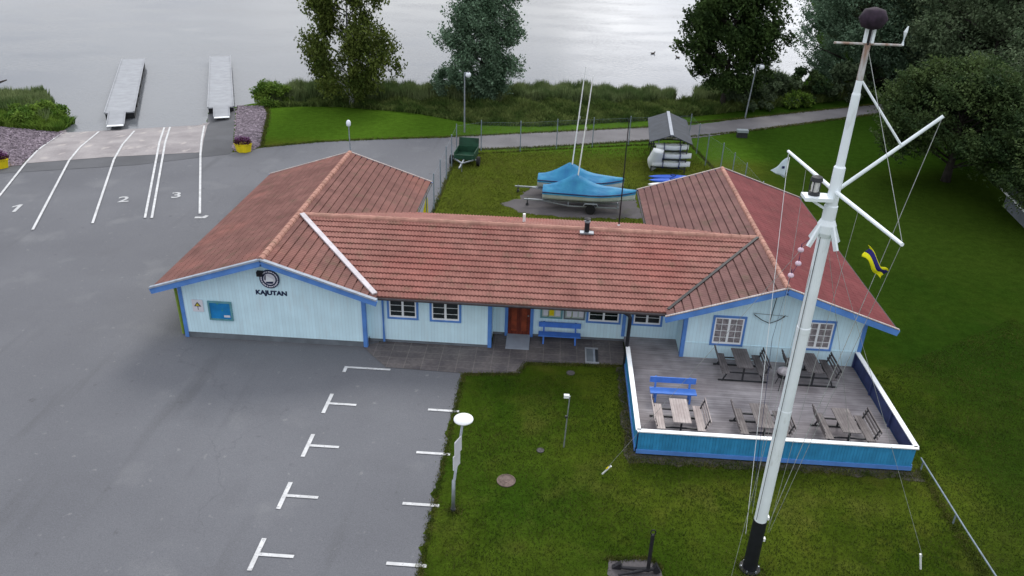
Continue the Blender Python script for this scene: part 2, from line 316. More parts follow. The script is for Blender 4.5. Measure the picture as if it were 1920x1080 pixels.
def thing(name, label, cat, loc=(0, 0, 0), rz=0, group=None):
    o = bpy.data.objects.new(name, None); COL.objects.link(o); o.location = loc; o.rotation_euler = (0, 0, rz); o.empty_display_size = .2
    return tag(o, label, cat, group)
def dup(root, loc, rz, label, group=None):
    r_ = root.copy(); COL.objects.link(r_); r_.location = loc; r_.rotation_euler = (0, 0, rz); r_['label'] = label
    if group: r_['group'] = group
    for ch in list(root.children):
        c = ch.copy(); COL.objects.link(c); c.parent = r_
        for g_ in ch.children: d = g_.copy(); COL.objects.link(d); d.parent = c
    return r_
def npmesh(name, V, Q, m_, parent=None):
    """quads from numpy arrays"""
    me = bpy.data.meshes.new(name); me.vertices.add(len(V)); me.vertices.foreach_set('co', V.astype(np.float32).ravel())
    k = Q.shape[1]; me.loops.add(Q.size); me.loops.foreach_set('vertex_index', Q.astype(np.int32).ravel())
    me.polygons.add(len(Q)); me.polygons.foreach_set('loop_start', np.arange(0, Q.size, k, dtype=np.int32)); me.polygons.foreach_set('loop_total', np.full(len(Q), k, dtype=np.int32))
    me.materials.append(m_); me.update(calc_edges=True); me.validate(); me.polygons.foreach_set('use_smooth', [name == 'ground']*len(me.polygons))
    o = bpy.data.objects.new(name, me); COL.objects.link(o)
    if parent: o.parent = parent
    return o

# ------------------------------------------------------------ terrain
SH = [(-300, 45), (-70, 60), (-47.2, 64), (-45.6, 68.2), (-41.8, 64), (-37.8, 57.3), (-28.3, 61.2), (-30, 66), (-28.2, 67.3), (-27.6, 68.5), (-24, 71), (-15, 72.5), (-4, 74), (10.6, 76), (11.5, 74.7), (13.1, 77), (25.7, 86.6), (31, 99), (48, 166), (70, 230), (300, 300)]
SHP = SH+[(300, -100), (-300, -100)]
def sdist(x, y):
    x = np.asarray(x, float); y = np.asarray(y, float); d = np.full(x.shape, 1e9); ins = np.zeros(x.shape, bool)
    for (ax, ay), (bx, by) in zip(SH, SH[1:]):
        t = np.clip(((x-ax)*(bx-ax)+(y-ay)*(by-ay))/((bx-ax)**2+(by-ay)**2), 0, 1)
        d = np.minimum(d, np.hypot(x-ax-t*(bx-ax), y-ay-t*(by-ay)))
    for (x1, y1), (x2, y2) in zip(SHP, SHP[1:]+SHP[:1]):
        if y1 == y2: continue
        c = ((y1 > y) != (y2 > y)) & (x < (x2-x1)*(y-y1)/(y2-y1)+x1); ins ^= c
    return np.where(ins, d, -d)
def hz(x, y):
    d = sdist(x, y)
    return np.where(d > 0, -.5+.5*np.minimum(d/6, 1), -.5-np.minimum(-d*.15, 1.5))
def hz1(x, y): return float(hz(np.array([x]), np.array([y]))[0])
xs = np.concatenate([np.arange(-320, -60, 20), np.arange(-60, 56, .8), np.arange(56, 340, 20)])
ys = np.concatenate([np.arange(-60, 40, 10), np.arange(40, 100, .8), np.arange(100, 420, 20)])
X, Y = np.meshgrid(xs, ys); Z = hz(X, Y)
V = np.stack([X, Y, Z], -1).reshape(-1, 3); nx = len(xs)
I, J = np.meshgrid(np.arange(len(ys)-1), np.arange(nx-1), indexing='ij'); k = (I*nx+J).ravel()
struct(npmesh('ground', V, np.stack([k, k+1, k+nx+1, k+nx], 1), grass))
def drape(name, poly, off, m_, step=.8, jag=0, kind=True, thick=0):
    if jag:
        q = []
        for a, b in zip(poly, poly[1:]+poly[:1]):
            L = math.dist(a, b); n = max(1, int(L/.22))
            for i in range(n):
                t = i/n; q.append((a[0]+(b[0]-a[0])*t+random.gauss(0, jag), a[1]+(b[1]-a[1])*t+random.gauss(0, jag)))
        poly = q
    bm = bmesh.new(); vv = [bm.verts.new((x, y, 0)) for x, y in poly]
    for tri in tessellate_polygon([[Vector((x, y, 0)) for x, y in poly]]):
        try: bm.faces.new([vv[i] for i in tri])
        except ValueError: pass
    x0, x1 = min(p[0] for p in poly), max(p[0] for p in poly); y0, y1 = min(p[1] for p in poly), max(p[1] for p in poly)
    if y1 > 46:
        for ax, lo, hi in ((0, x0, x1), (1, max(y0, 46), y1)):
            t = math.ceil(lo/step)*step
            while t < hi:
                co = [0, 0, 0]; no = [0, 0, 0]; co[ax] = t; no[ax] = 1
                bmesh.ops.bisect_plane(bm, geom=bm.verts[:]+bm.edges[:]+bm.faces[:], plane_co=co, plane_no=no); t += step
    vx = np.array([v.co.x for v in bm.verts]); vy = np.array([v.co.y for v in bm.verts]); z = hz(vx, vy)+off
    for v, h in zip(bm.verts, z): v.co.z = h
    bmesh.ops.recalc_face_normals(bm, faces=bm.faces)
    me = bpy.data.meshes.new(name)
    for f in bm.faces:
        if f.normal.z < 0: f.normal_flip()
    bm.to_mesh(me); bm.free(); me.materials.append(m_)
    o = bpy.data.objects.new(name, me); COL.objects.link(o)
    if kind: struct(o)
    return o
# water
def water_mat():
    mt = bpy.data.materials.new('lake_water'); mt.use_nodes = True; nt = mt.node_tree; p = nt.nodes['Principled BSDF']
    p.inputs['Base Color'].default_value = (.13, .14, .155, 1); p.inputs['Roughness'].default_value = .09; p.inputs['IOR'].default_value = 1.36; p.inputs['Specular IOR Level'].default_value = .75
    geo = N(nt, 'ShaderNodeNewGeometry'); mp = N(nt, 'ShaderNodeMapping'); mp.inputs['Scale'].default_value = (1, 1.6, 1); nt.links.new(geo.outputs['Position'], mp.inputs['Vector'])
    a = N(nt, 'ShaderNodeTexNoise'); a.inputs['Scale'].default_value = 2.2; a.inputs['Detail'].default_value = 4; nt.links.new(mp.outputs[0], a.inputs['Vector'])
    b = N(nt, 'ShaderNodeTexNoise'); b.inputs['Scale'].default_value = .09; b.inputs['Detail'].default_value = 3; nt.links.new(mp.outputs[0], b.inputs['Vector'])
    mr = N(nt, 'ShaderNodeMapRange'); nt.links.new(b.outputs['Fac'], mr.inputs['Value']); mr.inputs['From Min'].default_value = .4; mr.inputs['From Max'].default_value = .62; mr.inputs['To Min'].default_value = .006; mr.inputs['To Max'].default_value = .030
    bp = N(nt, 'ShaderNodeBump'); bp.inputs['Strength'].default_value = 1; nt.links.new(mr.outputs[0], bp.inputs['Distance']); nt.links.new(a.outputs['Fac'], bp.inputs['Height']); nt.links.new(bp.outputs[0], p.inputs['Normal'])
    return mt
struct(MB().add([(-900, 40, -.5), (900, 40, -.5), (900, 1200, -.5), (-900, 1200, -.5)], [(0, 1, 2, 3)]).obj('water', water_mat(), fix=False))
# sheets
asp = [(-80, -20), (-3.14, -20), (-3.14, 26.5), (-3.14, 28.2), (-7, 28.2), (-7, 56.3), (-8.3, 59.4), (-13.8, 57.9), (-17.5, 56.6), (-21.1, 54.6), (-22.4, 53.4), (-28.1, 49.9), (-35.5, 47.1), (-50, 42.6), (-80, 39)]
struct(drape('parking_asphalt', asp, .008, asphalt))
# ragged turf creeping over the asphalt edge
drape('lawn_edge', [(-3.22, -20), (-3.22, 26.3), (-2.6, 26.4), (-2.6, -20)], .016, grass, jag=.07)
drape('lawn_verge', [(-21.3, 54.55), (-17.5, 56.55), (-13.8, 57.8), (-8.3, 59.35), (-8.4, 59.9), (-13.9, 58.3), (-17.7, 57.1), (-21.6, 55.2)], .02, grass, jag=.05)
drape('path', [(-7.1, 56.2), (-1.6, 57.8), (3.2, 59.5), (7.7, 61.2), (11, 62.3), (15.7, 65.2), (20.8, 68.1), (28.8, 73.1), (36.1, 77.2), (60, 90), (59, 94), (38, 82), (30, 76.7), (22, 72.6), (16.6, 69.4), (11.5, 66.3), (7.4, 64.9), (3.4, 63.5), (-1.8, 61.7), (-8.3, 59.45)], .02, path_m, jag=.05)
drape('dark_asphalt', [(-50, 42.1), (-35.3, 46.6), (-28.1, 49.4), (-22.9, 52.7), (-22.9, 53.3), (-27.9, 66.8), (-30.1, 66.5), (-28.15, 61.15), (-24.95, 52.8), (-30.7, 50.8), (-35.2, 48.6), (-50, 43.6)], .022, asphalt_d)
drape('ramp_concrete', [(-38.2, 58.2), (-28.2, 62.0), (-28.05, 61.1), (-24.9, 52.75), (-30.75, 50.7), (-35.2, 48.6), (-38.1, 57.2)], .035, concrete)
drape('stone_bank', [(-50, 52), (-44, 56.5), (-41.69, 58.0), (-37.9, 58.0), (-35.25, 48.4), (-36.16, 47.3), (-50, 43.8)], .05, stone_m, jag=.1)
drape('stone_bank', [(-28.0, 67.6), (-25.4, 67.2), (-24.05, 63.7), (-21.4, 54.8), (-21.7, 53.5), (-22.85, 53.3), (-27.8, 66.7)], .05, stone_m, jag=.08)
drape('paving', [(-7.6, 28.06), (-6.3, 26.6), (-3.15, 26.5), (-.9, 26.75), (-.7, 27.6), (3.4, 27.8), (3.4, 29.75), (-2.2, 29.75), (-2.2, 28.6), (-6.8, 28.6)], .024, paver)
drape('gravel_patch', [(-3.1, 45.6), (-2.2, 46.8), (-1.25, 49.0), (.83, 49.8), (5.2, 47.9), (5.6, 44.3), (.5, 43.9), (-1.7, 44.3)], .012, gravel_m, jag=.09)
drape('soil_strip', [(3.05, 27.6), (3.42, 27.6), (3.42, 22.12), (12.82, 22.12), (13.1, 22.3), (13.1, 21.6), (10, 21.75), (6, 21.7), (3.0, 21.6)], .014, soil_m, jag=.06)
# painted markings
def line(name, pts, wd, m_=paint):
    for a, b in zip(pts, pts[1:]):
        pass
    L = []; Rr = []
    for i, p in enumerate(pts):
        q = Vector(pts[min(i+1, len(pts)-1)])-Vector(pts[max(i-1, 0)]); q.normalize(); n = Vector((-q.y, q.x))*wd/2
        L.append((p[0]+n.x, p[1]+n.y)); Rr.append((p[0]-n.x, p[1]-n.y))
    return drape(name, L+Rr[::-1], .055 if pts[-1][1] > 48 else .03, m_)
for pts in ([(-30.6, 36), (-33, 42.7), (-35.24, 48.86), (-37.95, 57.5)], [(-28.06, 38.03), (-32.73, 49.6), (-35.33, 58.0)], [(-25.43, 39.31), (-29.97, 50.27), (-32.75, 58.5)], [(-23.0, 40.45), (-27.7, 51.85), (-31.08, 60)], [(-22.62, 40.48), (-27.3, 51.9), (-30.71, 60.2)], [(-20.26, 41.49), (-24.81, 52.31), (-28.25, 61)]):
    line('lane_line', pts, .135)
XL, YT = -7.93, [23.91, 21.41, 18.88, 16.40]
for y in YT:
    drape('bay_marking', [(XL-.07, y-.62), (XL+.07, y-.62), (XL+.07, y-.06), (XL+1.08, y-.06), (XL+1.08, y+.06), (XL+.07, y+.06), (XL+.07, y+.62), (XL-.07, y+.62)], .03, paint)
drape('bay_marking', [(-7.94, 26.05), (-7.8, 26.05), (-7.8, 26.36), (-6.08, 26.36), (-6.08, 26.48), (-7.94, 26.48)], .03, paint)
for y in YT: drape('bay_marking', [(-4.16, y-.06), (-3.0, y-.06), (-3.0, y+.06), (-4.16, y+.06)], .03, paint)
def text(body, size, M4, m_, name, depth=0, parent=None, width=1.0, bold=0):
    c = bpy.data.curves.new(name, 'FONT'); c.body = body; c.size = size; c.align_x = 'CENTER'; c.align_y = 'CENTER'; c.extrude = depth; c.offset = bold
    t = bpy.data.objects.new(name+'_t', c); COL.objects.link(t); bpy.context.view_layer.update()
    me = bpy.data.meshes.new_from_object(t.evaluated_get(bpy.context.evaluated_depsgraph_get())); bpy.data.objects.remove(t); bpy.data.curves.remove(c)
    me.transform(M4 @ Matrix.Diagonal((width, 1, 1, 1))); me.materials.clear(); me.materials.append(m_)
    o = bpy.data.objects.new(name, me); COL.objects.link(o)
    if parent: o.parent = parent
    return o
q1 = MB().add([(x, y, 0) for x, y in ((-.10, -.6), (.10, -.6), (.10, .6), (-.06, .6), (-.36, .32), (-.36, .12), (-.10, .32))], [(0, 1, 2, 6), (2, 3, 6), (3, 4, 5, 6)])
o1 = struct(q1.obj('painted_number', paint_f)); o1.location = (-30.79, 40.95, .032); o1.rotation_euler = (0, 0, R(14))
for s_, (x, y) in zip('23', [(-25.61, 43.1), (-22.89, 44.23)]):
    struct(text(s_, 1.35, Matrix.Translation((x, y, .032)) @ Matrix.Rotation(R(21), 4, 'Z'), paint_f, 'painted_number', bold=.02))
drape('worn_marking', [(-20.3, 40.8), (-19.7, 40.9), (-19.65, 41.3), (-19.85, 41.35), (-19.95, 41.1), (-20.35, 41.05)], .03, paint_f)
# ground covers
def disc(name, x, y, r_, m_, label):
    o = MB().lathe((0, 0, 0), [(r_, 0), (r_, .03), (r_*.9, .035), (r_*.9, .022), (r_*.3, .022), (r_*.3, .03), (.001, .03)], 28).obj(name, m_); o.location = (x, y, .005); return tag(o, label, 'manhole cover')
disc('manhole_cover', -.99, 20.27, .31, cover_i, 'large round brown manhole cover in the lawn near the lamp post')
disc('manhole_cover', 1.14, 26.99, .17, gravel_m, 'small grey round cover in the grass just below the paving')
disc('manhole_cover', .08, 21.95, .13, gravel_m, 'smallest grey cover in the lawn left of the thin post')

# ------------------------------------------------------------ clubhouse
H_ = thing('clubhouse', 'long single-storey pale blue clubhouse with blue trim and three red tiled roofs', 'building', (0, 28, 0))
def loc(o): return o
HP = Vector((0, 28, 0))
def hobj(mb, name, m_, parent=None, **k):
    mb.v = [(a, b-28, c) for a, b, c in mb.v] if parent is None or parent is not False else mb.v
    return mb.obj(name, m_, parent or H_, **k)
RL, RR_ = -11.25, 9.15          # wing ridges
EZ, RZ = 2.62, 4.10
def zw(x, xr, hw): return RZ-(RZ-EZ)*abs(x-xr)/hw
def zm(y): return 4.05-(4.05-2.57)*abs(y-32.4)/4.6
def slope(o, u, d, L, rise, run, m_, name, keep=None, roll=.15, gauge=.345, amp=.036, step=.03, gap=.055):
    """o: ridge start; u: unit along ridge; d: unit downslope (horizontal)"""
    n = int(L/roll*6); a = np.linspace(0, L, n+1); w_ = amp*(.5+.5*np.cos(2*np.pi*a/roll))
    Ls = math.hypot(rise, run); rows = max(1, round(Ls/gauge)); V = []; Q = []
    nrm = np.array([d[0]*rise/Ls, d[1]*rise/Ls, run/Ls]); ds = np.array([d[0]*run/Ls, d[1]*run/Ls, -rise/Ls]); u3 = np.array([u[0], u[1], 0]); o = np.array(o)
    lines = []
    for i in range(rows):
        g = Ls/rows; lines += [(g*i+(gap if i else 0), 0), (g*(i+1), step), (g*(i+1)+.004, -.05), (g*(i+1)+gap-.004, -.05)]     # lip of each course, then the shaded joint
    lines = lines[:-2]+[(Ls+.005, -.05)]
    for s_, h in lines: V.append(o+a[:, None]*u3+s_*ds+(w_*(h >= 0)+h)[:, None]*nrm)
    V = np.concatenate(V); n1 = n+1
    I, J = np.meshgrid(np.arange(len(lines)-1), np.arange(n), indexing='ij'); k = (I*n1+J).ravel(); Q = np.stack([k, k+1, k+n1+1, k+n1], 1)
    if keep:
        c = V[Q].mean(1); Q = Q[keep(c[:, 0], c[:, 1])]
        us = np.unique(Q); mp = np.zeros(len(V), int); mp[us] = np.arange(len(us)); V = V[us]; Q = mp[Q]
    if np.cross(V[Q[0][1]]-V[Q[0][0]], V[Q[0][3]]-V[Q[0][0]])[2] < 0: Q = Q[:, ::-1]
    V = V-np.array([0, 28, 0]); ob = npmesh(name, V, Q, m_, H_)
    return ob
ZW = lambda x, xr: RZ-(RZ-EZ)*np.abs(x-xr)/4.4
ZM = lambda y: 4.05-1.48*np.abs(y-32.4)/4.6
mk = lambda x, y: (ZM(y) > np.maximum(ZW(x, RL), ZW(x, RR_))-.06)
wkL = lambda x, y: ~((ZM(y) > ZW(x, RL)+.06) & (y > 27.8) & (y < 37) & (x > RL))
wkR = lambda x, y: ~((ZM(y) > ZW(x, RR_)+.06) & (y > 27.8) & (y < 37) & (x < RR_))
YF, YB = 27.4, 41.6
r_main = slope((RL, 32.4, 4.05), (1, 0), (0, -1), 20.4, 1.48, 4.6, tile_main, 'roof', mk)
slope((RL, 32.4, 4.05), (1, 0), (0, 1), 20.4, 1.48, 4.6, tile_main, 'roof', mk)
slope((RL, YF, RZ), (0, 1), (1, 0), YB-YF, RZ-EZ, 4.45, tile_wing, 'roof', wkL, step=.012, gap=.05)
slope((RL, YF, RZ), (0, 1), (-1, 0), YB-YF, RZ-EZ, 4.6, tile_wing, 'roof', step=.012, gap=.05)
slope((RR_, YF, RZ), (0, 1), (-1, 0), YB+.4-YF, RZ-EZ, 4.4, tile_grey, 'roof', wkR, step=.012, gap=.055)
rred = slope((RR_, YF, RZ), (0, 1), (1, 0), YB+.4-YF, RZ-EZ, 4.4, tile_red, 'roof', roll=.3, amp=.007, step=.004, gap=.012)
# ridges
def ridge(a, b, r_=.14):
    a = Vector(a); b = Vector(b); n = max(1, int((b-a).length/.38)); mb = MB()
    for i in range(n):
        p = a+(b-a)*(i/n); q = a+(b-a)*((i+1.12)/n if i < n-1 else 1); mb.tube([p, q], [r_*random.uniform(.98, 1.03), r_*.86], 10)
    hobj(mb, 'ridge_tiles', ridge_m, smooth=False)
ridge((RL, YF, RZ-.0), (RL, YB, RZ-.0)); ridge((RR_, YF, RZ), (RR_, YB+.4, RZ), .12); ridge((RL+.1, 32.4, 4.03), (RR_-.1, 32.4, 4.03), .15)
# valley boards
hobj(MB().beam((RL+.18, 32.25, 4.17), (-6.86, 27.72, 2.74), .22, .07), 'valley_board', mat('stained_valley_board', (.56, .53, .56), .6, scale=2, var=.1, extra=overlay(4, .52, .7, (.36, .32, .32), .6)))
hobj(MB().beam((RR_-.12, 32.3, 4.15), (4.82, 27.85, 2.71), .12, .04), 'valley_gutter', black_m)
# verges and barge boards
def verge(xr, hl, hr, y, metal, front=True):
    s_ = -1 if front else 1
    for sx, hw in ((-1, hl), (1, hr)):
        b = hobj(MB().beam((xr, y+s_*.03, RZ-.12), (xr+sx*(hw+.08), y+s_*.03, EZ-.15), .05, .24), 'barge_board', blue_t)
        hobj(MB().beam((xr, y+s_*.02, RZ+.045), (xr+sx*(hw+.08), y+s_*.02, EZ+.015), .17 if metal else .10, .07 if metal else .035), 'verge_trim', barge_g if metal else wood_l)
verge(RL, 4.6, 4.45, YF, True); verge(RR_, 4.4, 4.4, YF, False); verge(RL, 4.6, 4.45, YB, False, False); verge(RR_, 4.4, 4.4, YB+.4, False, False)
# eave gutters
def gut(a, b, m_=gutter_m): hobj(MB().tube([a, b], .055, 8), 'gutter', m_)
gut((-6.75, 27.74, 2.50), (4.75, 27.74, 2.50)); gut((RL-4.65, YF, 2.54), (RL-4.65, YB, 2.54)); gut((RL+4.5, 37.1, 2.54), (RL+4.5, YB, 2.54)); gut((RR_-4.45, 37.1, 2.54), (RR_-4.45, YB+.4, 2.54)); gut((RR_+4.45, YF, 2.54), (RR_+4.45, YB+.4, 2.54))
# soffits
def soffit(pts): hobj(MB().add([(x, y, z-.09) for x, y, z in pts]+[(x, y, z-.12) for x, y, z in pts], [(0, 1, 2, 3), (7, 6, 5, 4), (0, 4, 5, 1), (1, 5, 6, 2), (2, 6, 7, 3), (3, 7, 4, 0)]), 'soffit', white_p)
for xr, yb in ((RL, YB), (RR_, YB+.4)):
    for sx in (-1, 1): soffit([(xr, YF+.02, RZ), (xr, yb-.02, RZ), (xr+sx*4.38, yb-.02, EZ), (xr+sx*4.38, YF+.02, EZ)])
soffit([(-6.9, 27.85, 2.585), (4.9, 27.85, 2.585), (4.9, 32.3, 4.02), (-6.9, 32.3, 4.02)]); soffit([(-6.9, 36.95, 2.585), (4.9, 36.95, 2.585), (4.9, 32.5, 4.02), (-6.9, 32.5, 4.02)])
# walls
def gable(x0, x1, xr, y0, y1, z0, m_, hw=4.5):
    zz = lambda x: RZ-.14-(RZ-EZ)*abs(x-xr)/hw
    return hobj(MB().prism([(x0, z0), (x1, z0), (x1, zz(x1)), (xr, RZ-.14), (x0, zz(x0))], y0, y1), 'wall', m_)
gable(-15.12, -7.40, RL, 28.05, 28.2, .27, wall_m); gable(-15.12, -7.40, RL, 40.9, 41.05, .2, wall_m)
hobj(MB().b2(-15.12, -14.97, 28.2, 40.9, .27, 2.62), 'wall', yellow_w); hobj(MB().b2(-7.55, -7.40, 28.2, 28.55, .27, 2.6), 'wall', wally_m); hobj(MB().b2(-7.55, -7.40, 36.4, 40.9, .27, 2.6), 'wall', yellow_w)
hobj(MB().b2(-15.10, -7.42, 28.07, 41.0, 0, .27), 'plinth', plinth_m)
hobj(MB().b2(-7.40, -2.24, 28.55, 28.7, .16, 2.62), 'wall', wall_m); hobj(MB().b2(-7.38, -2.28, 28.58, 28.68, 0, .16), 'plinth', plinth_m)
hobj(MB().b2(-2.39, -2.24, 28.7, 29.7, .16, 2.8), 'wall', wally_m); hobj(MB().b2(-2.37, -2.27, 28.7, 29.7, 0, .16), 'plinth', plinth_m)
hobj(MB().b2(-2.24, 5.63, 29.7, 29.85, .16, 2.95), 'wall', wall_m); hobj(MB().b2(-2.24, 5.6, 29.74, 29.84, 0, .16), 'plinth', plinth_m)
hobj(MB().b2(-7.4, 5.63, 36.2, 36.35, 0, 2.62), 'wall', yellow_w)
gable(5.63, 12.80, RR_, 28.30, 28.45, .3, wall_m, 4.4); gable(5.63, 12.80, RR_, 41.3, 41.45, .1, wall_m, 4.4)
hobj(MB().b2(5.63, 5.78, 28.45, 29.7, .3, 2.6), 'wall', wally_m); hobj(MB().b2(5.63, 5.78, 36.4, 41.3, .1, 2.6), 'wall', yellow_w); hobj(MB().b2(12.65, 12.8, 28.45, 41.3, .1, 2.6), 'wall', wally_m)
hobj(MB().b2(5.8, 12.64, 28.42, 41.3, 0, .3), 'plinth', plinth_m)
hobj(MB().b2(5.73, 12.69, 28.275, 28.297, .98, 1.02), 'wall_rail', wall_m)
# corner boards
for x, y, z0, z1 in ((-15.13, 28.04, 0.02, 2.45), (-7.39, 28.04, 0.02, 2.42), (-2.235, 28.54, .05, 2.45), (5.62, 28.29, .31, 2.5), (12.81, 28.29, .1, 2.5), (3.42, 29.69, .3, 2.5)):
    hobj(MB().box((x+(.06 if x in (-15.13, 5.62) else -.06), y-.012, (z0+z1)/2), (.15, .03, z1-z0)), 'corner_board', blue_t)
    if x != 3.42: hobj(MB().box((x+(-.012 if x in (-15.13, 5.62) else .012), y+.06, (z0+z1)/2), (.03, .15, z1-z0)), 'corner_board', blue_t)
# windows
def window(x0, x1, z0, z1, y, grid, cmat=glass):
    W = .09
    mb = MB().b2(x0, x1, y-.04, y-.001, z0, z0+W).b2(x0, x1, y-.04, y-.001, z1-W, z1).b2(x0, x0+W, y-.037, y-.001, z0+W, z1-W).b2(x1-W, x1, y-.037, y-.001, z0+W, z1-W)
    fr = hobj(mb, 'window', blue_t)
    a, b, c, d = x0+W, x1-W, z0+W, z1-W; w_ = .055; xm = (a+b)/2
    mb = MB().b2(a, b, y-.03, y-.002, c, c+w_+.02).b2(a, b, y-.03, y-.002, d-w_, d).b2(a, a+w_, y-.028, y-.002, c+w_+.02, d-w_).b2(b-w_, b, y-.028, y-.002, c+w_+.02, d-w_).b2(xm-.045, xm+.045, y-.028, y-.002, c+w_+.02, d-w_)
    fm = mb
    for (p, q) in ((a+w_, xm-.045), (xm+.045, b-w_)):
        bars = fm
        for i in range(1, grid[1]): z = c+(d-c)*i/grid[1]; bars.b2(p, q, y-.022, y-.012, z-.009, z+.009)
        for i in range(1, grid[0]):
            x = p+(q-p)*i/grid[0]; bars.b2(x-.009, x+.009, y-.0225, y-.0125, c+w_, d-w_)
    hobj(fm, 'frame', white_p, fr)
    hobj(MB().b2(a+.01, b-.01, y-.011, y-.003, c+.01, d-.01), 'pane', cmat, fr)
# children of a child keep the house frame: parent offset is zero because parts sit at the house origin
window(-6.58, -5.27, 1.18, 2.2, 28.55, (1, 3)); window(-4.80, -3.48, 1.16, 2.2, 28.55, (1, 3))
window(1.74, 3.21, .88, 2.0, 29.7, (1, 3)); window(3.66, 4.97, .88, 2.0, 29.7, (1, 3))
window(6.74, 8.08, .95, 2.33, 28.3, (2, 4), curtain); window(10.28, 11.62, .97, 2.35, 28.3, (2, 4), curtain)
# door
dr = hobj(MB().b2(-1.60, -.64, 29.66, 29.69, .1, 2.1), 'door', door_m)
hobj(MB().b2(-1.73, -1.60, 29.64, 29.695, .02, 2.2).b2(-.64, -.51, 29.64, 29.695, .02, 2.2).b2(-1.6, -.64, 29.64, 29.695, 2.1, 2.2), 'frame', blue_t, dr)
hobj(MB().b2(-1.45, -1.22, 29.645, 29.66, .3, 1.95).b2(-1.02, -.79, 29.645, 29.66, .3, 1.95), 'panel', mat('door_panel', (.22, .045, .02), .45, var=.25), dr)
hobj(MB().b2(-.76, -.70, 29.60, 29.66, 1.05, 1.09), 'handle', galv, dr)
hobj(MB().prism([(28.55, .03), (29.64, .03), (29.64, .14), (28.6, .05)], -1.62, -.62, 'X'), 'entrance_ramp', slab_m)
# downpipes
hobj(MB().tube([(-6.72, 27.8, 2.45), (-6.75, 28.3, 2.25), (-6.75, 28.47, 2.1), (-6.75, 28.47, .1)], .05, 8), 'downpipe', blue_t)
hobj(MB().tube([(3.15, 27.76, 2.48), (3.3, 27.74, 2.40), (3.36, 27.70, 2.3), (3.33, 27.66, .02)], .075, 10), 'downpipe', black_m)
hobj(MB().tube([(3.3, 27.7, 2.42), (3.5, 28.8, 2.35), (3.56, 29.6, 2.2), (3.56, 29.6, .32)], .045, 8), 'downpipe', dark_m)
hobj(MB().tube([(-15.80, 27.95, 2.5), (-15.36, 28.25, 2.2), (-15.33, 28.25, .05)], .06, 8), 'downpipe', mat('green_yellow_pipe', (.20, .30, .04), .5))
hobj(MB().b2(-11.68, -11.46, 27.86, 28.04, 3.14, 3.34).tube([(-11.57, 28.04, 3.22), (-11.57, 27.8, 3.22)], .03), 'floodlight', black_m)
# roof furniture
fl = hobj(MB().tube([(1.60, 32.15, 3.95), (1.60, 32.15, 4.5)], .11, 14).lathe((1.60, 32.15, 4.62), [(.15, 0), (.15, .04), (.02, .09)], 14), 'flue', black_m)
hobj(MB().lathe((1.60, 32.15, 4.5), [(.135, 0), (.135, .05)], 14), 'collar', galv, fl)
hobj(MB().b2(1.3, 1.9, 31.95, 32.3, 4.0, 4.06), 'flashing', galv, fl)
hobj(MB().tube([(-1.24, 34.4, 3.3), (-1.24, 34.4, 3.85)], .07, 10), 'vent_pipe', white_p)
an = hobj(MB().tube([(3.25, 35.2, 3.05), (3.25, 35.2, 8.3)], [.035, .02], 8), 'antenna', black_m)
hobj(MB().lathe((3.25, 35.2, 3.05), [(.09, 0), (.09, .12), (.04, .2)], 10), 'base', white_p, an)
# gable anchor ornament, emblem, signs
an2 = MB(); ay = 28.2
an2.tube([(9.05, ay, 3.4), (8.95, ay, 2.14)], .016, 8)
an2.tube([(8.30, ay, 2.50), (8.62, ay, 2.28), (8.95, ay, 2.14), (9.25, ay, 2.28), (9.50, ay, 2.47)], .016, 8)
an2.tube([(8.25, ay, 2.56), (9.62, ay, 2.50)], .008, 6)
for s_ in (-1, 1): an2.prism([(8.9+s_*.56, 2.44), (8.9+s_*.50, 2.42), (8.9+s_*.62, 2.54)], ay-.02, ay+.02)
tag(an2.obj('wall_anchor', iron_m), 'thin dark anchor ornament hanging on the right gable wall between two windows', 'anchor ornament')
cx, cz, cy = -11.22, 2.98, 28.03
em = thing('emblem_sign', 'round navy club emblem with white sail on the left gable above the lettering', 'sign', (cx, cy, cz))
ring = MB()
def rdisc(r0, r1, y0, y1, n=40):
    mb = MB(); vs = []; fs = []
    for k in range(n):
        t = 2*math.pi*k/n
        for r_, y in ((r0, y0), (r1, y0), (r1, y1), (r0, y1)): vs.append((r_*math.cos(t), y, r_*math.sin(t)))
    for k in range(n):
        j = (k+1) % n
        for q in range(4): fs.append((k*4+q, k*4+(q+1) % 4, j*4+(q+1) % 4, j*4+q))
    return mb.add(vs, fs)
rdisc(.25, .41, -.03, 0).obj('rim', sign_n, em)
tk = MB()
for k in range(22): a = k*math.pi/11+.1; tk.box((.335*math.cos(a), -.033, .335*math.sin(a)), (.05, .004, .085 if k % 3 else .05), M_=Matrix.Rotation(-a+math.pi/2, 3, 'Y') @ Matrix.Rotation(R(90), 3, 'Y'))
tk.obj('rim_lettering', sign_w, em)
rdisc(.001, .25, -.024, -.001).obj('field', sign_w, em)
MB().prism([(-.15, -.13), (.17, -.09), (.15, .02), (-.02, .10), (-.12, .17)], -.028, -.0245).obj('sail', white_p, em)
MB().prism([(-.14, -.20), (.12, -.20), (.16, -.10), (-.16, -.12)], -.032, -.0285).obj('boat_shape', sign_n, em)
MB().prism([(-.21, -.02), (-.16, -.06), (-.13, .19), (-.18, .15)], -.032, -.0285).obj('boat_shape', sign_n, em)
lt = text('KAJUTAN', .27, Matrix.Translation((-11.22, 28.04, 2.33)) @ Matrix.Rotation(R(90), 4, 'X'), sign_n, 'lettering', depth=.008, width=1.12, bold=.012)
tag(lt, 'dark capital lettering KAJUTAN on the pale blue left gable wall', 'lettering')
t = thing('warning_sign', 'small white sign with a yellow and dark pictogram at the left end of the gable', 'sign', (-14.40, 28.03, 1.56))
MB().b2(-.23, .23, -.015, 0, -.28, .28).obj('plate', sign_w, t)
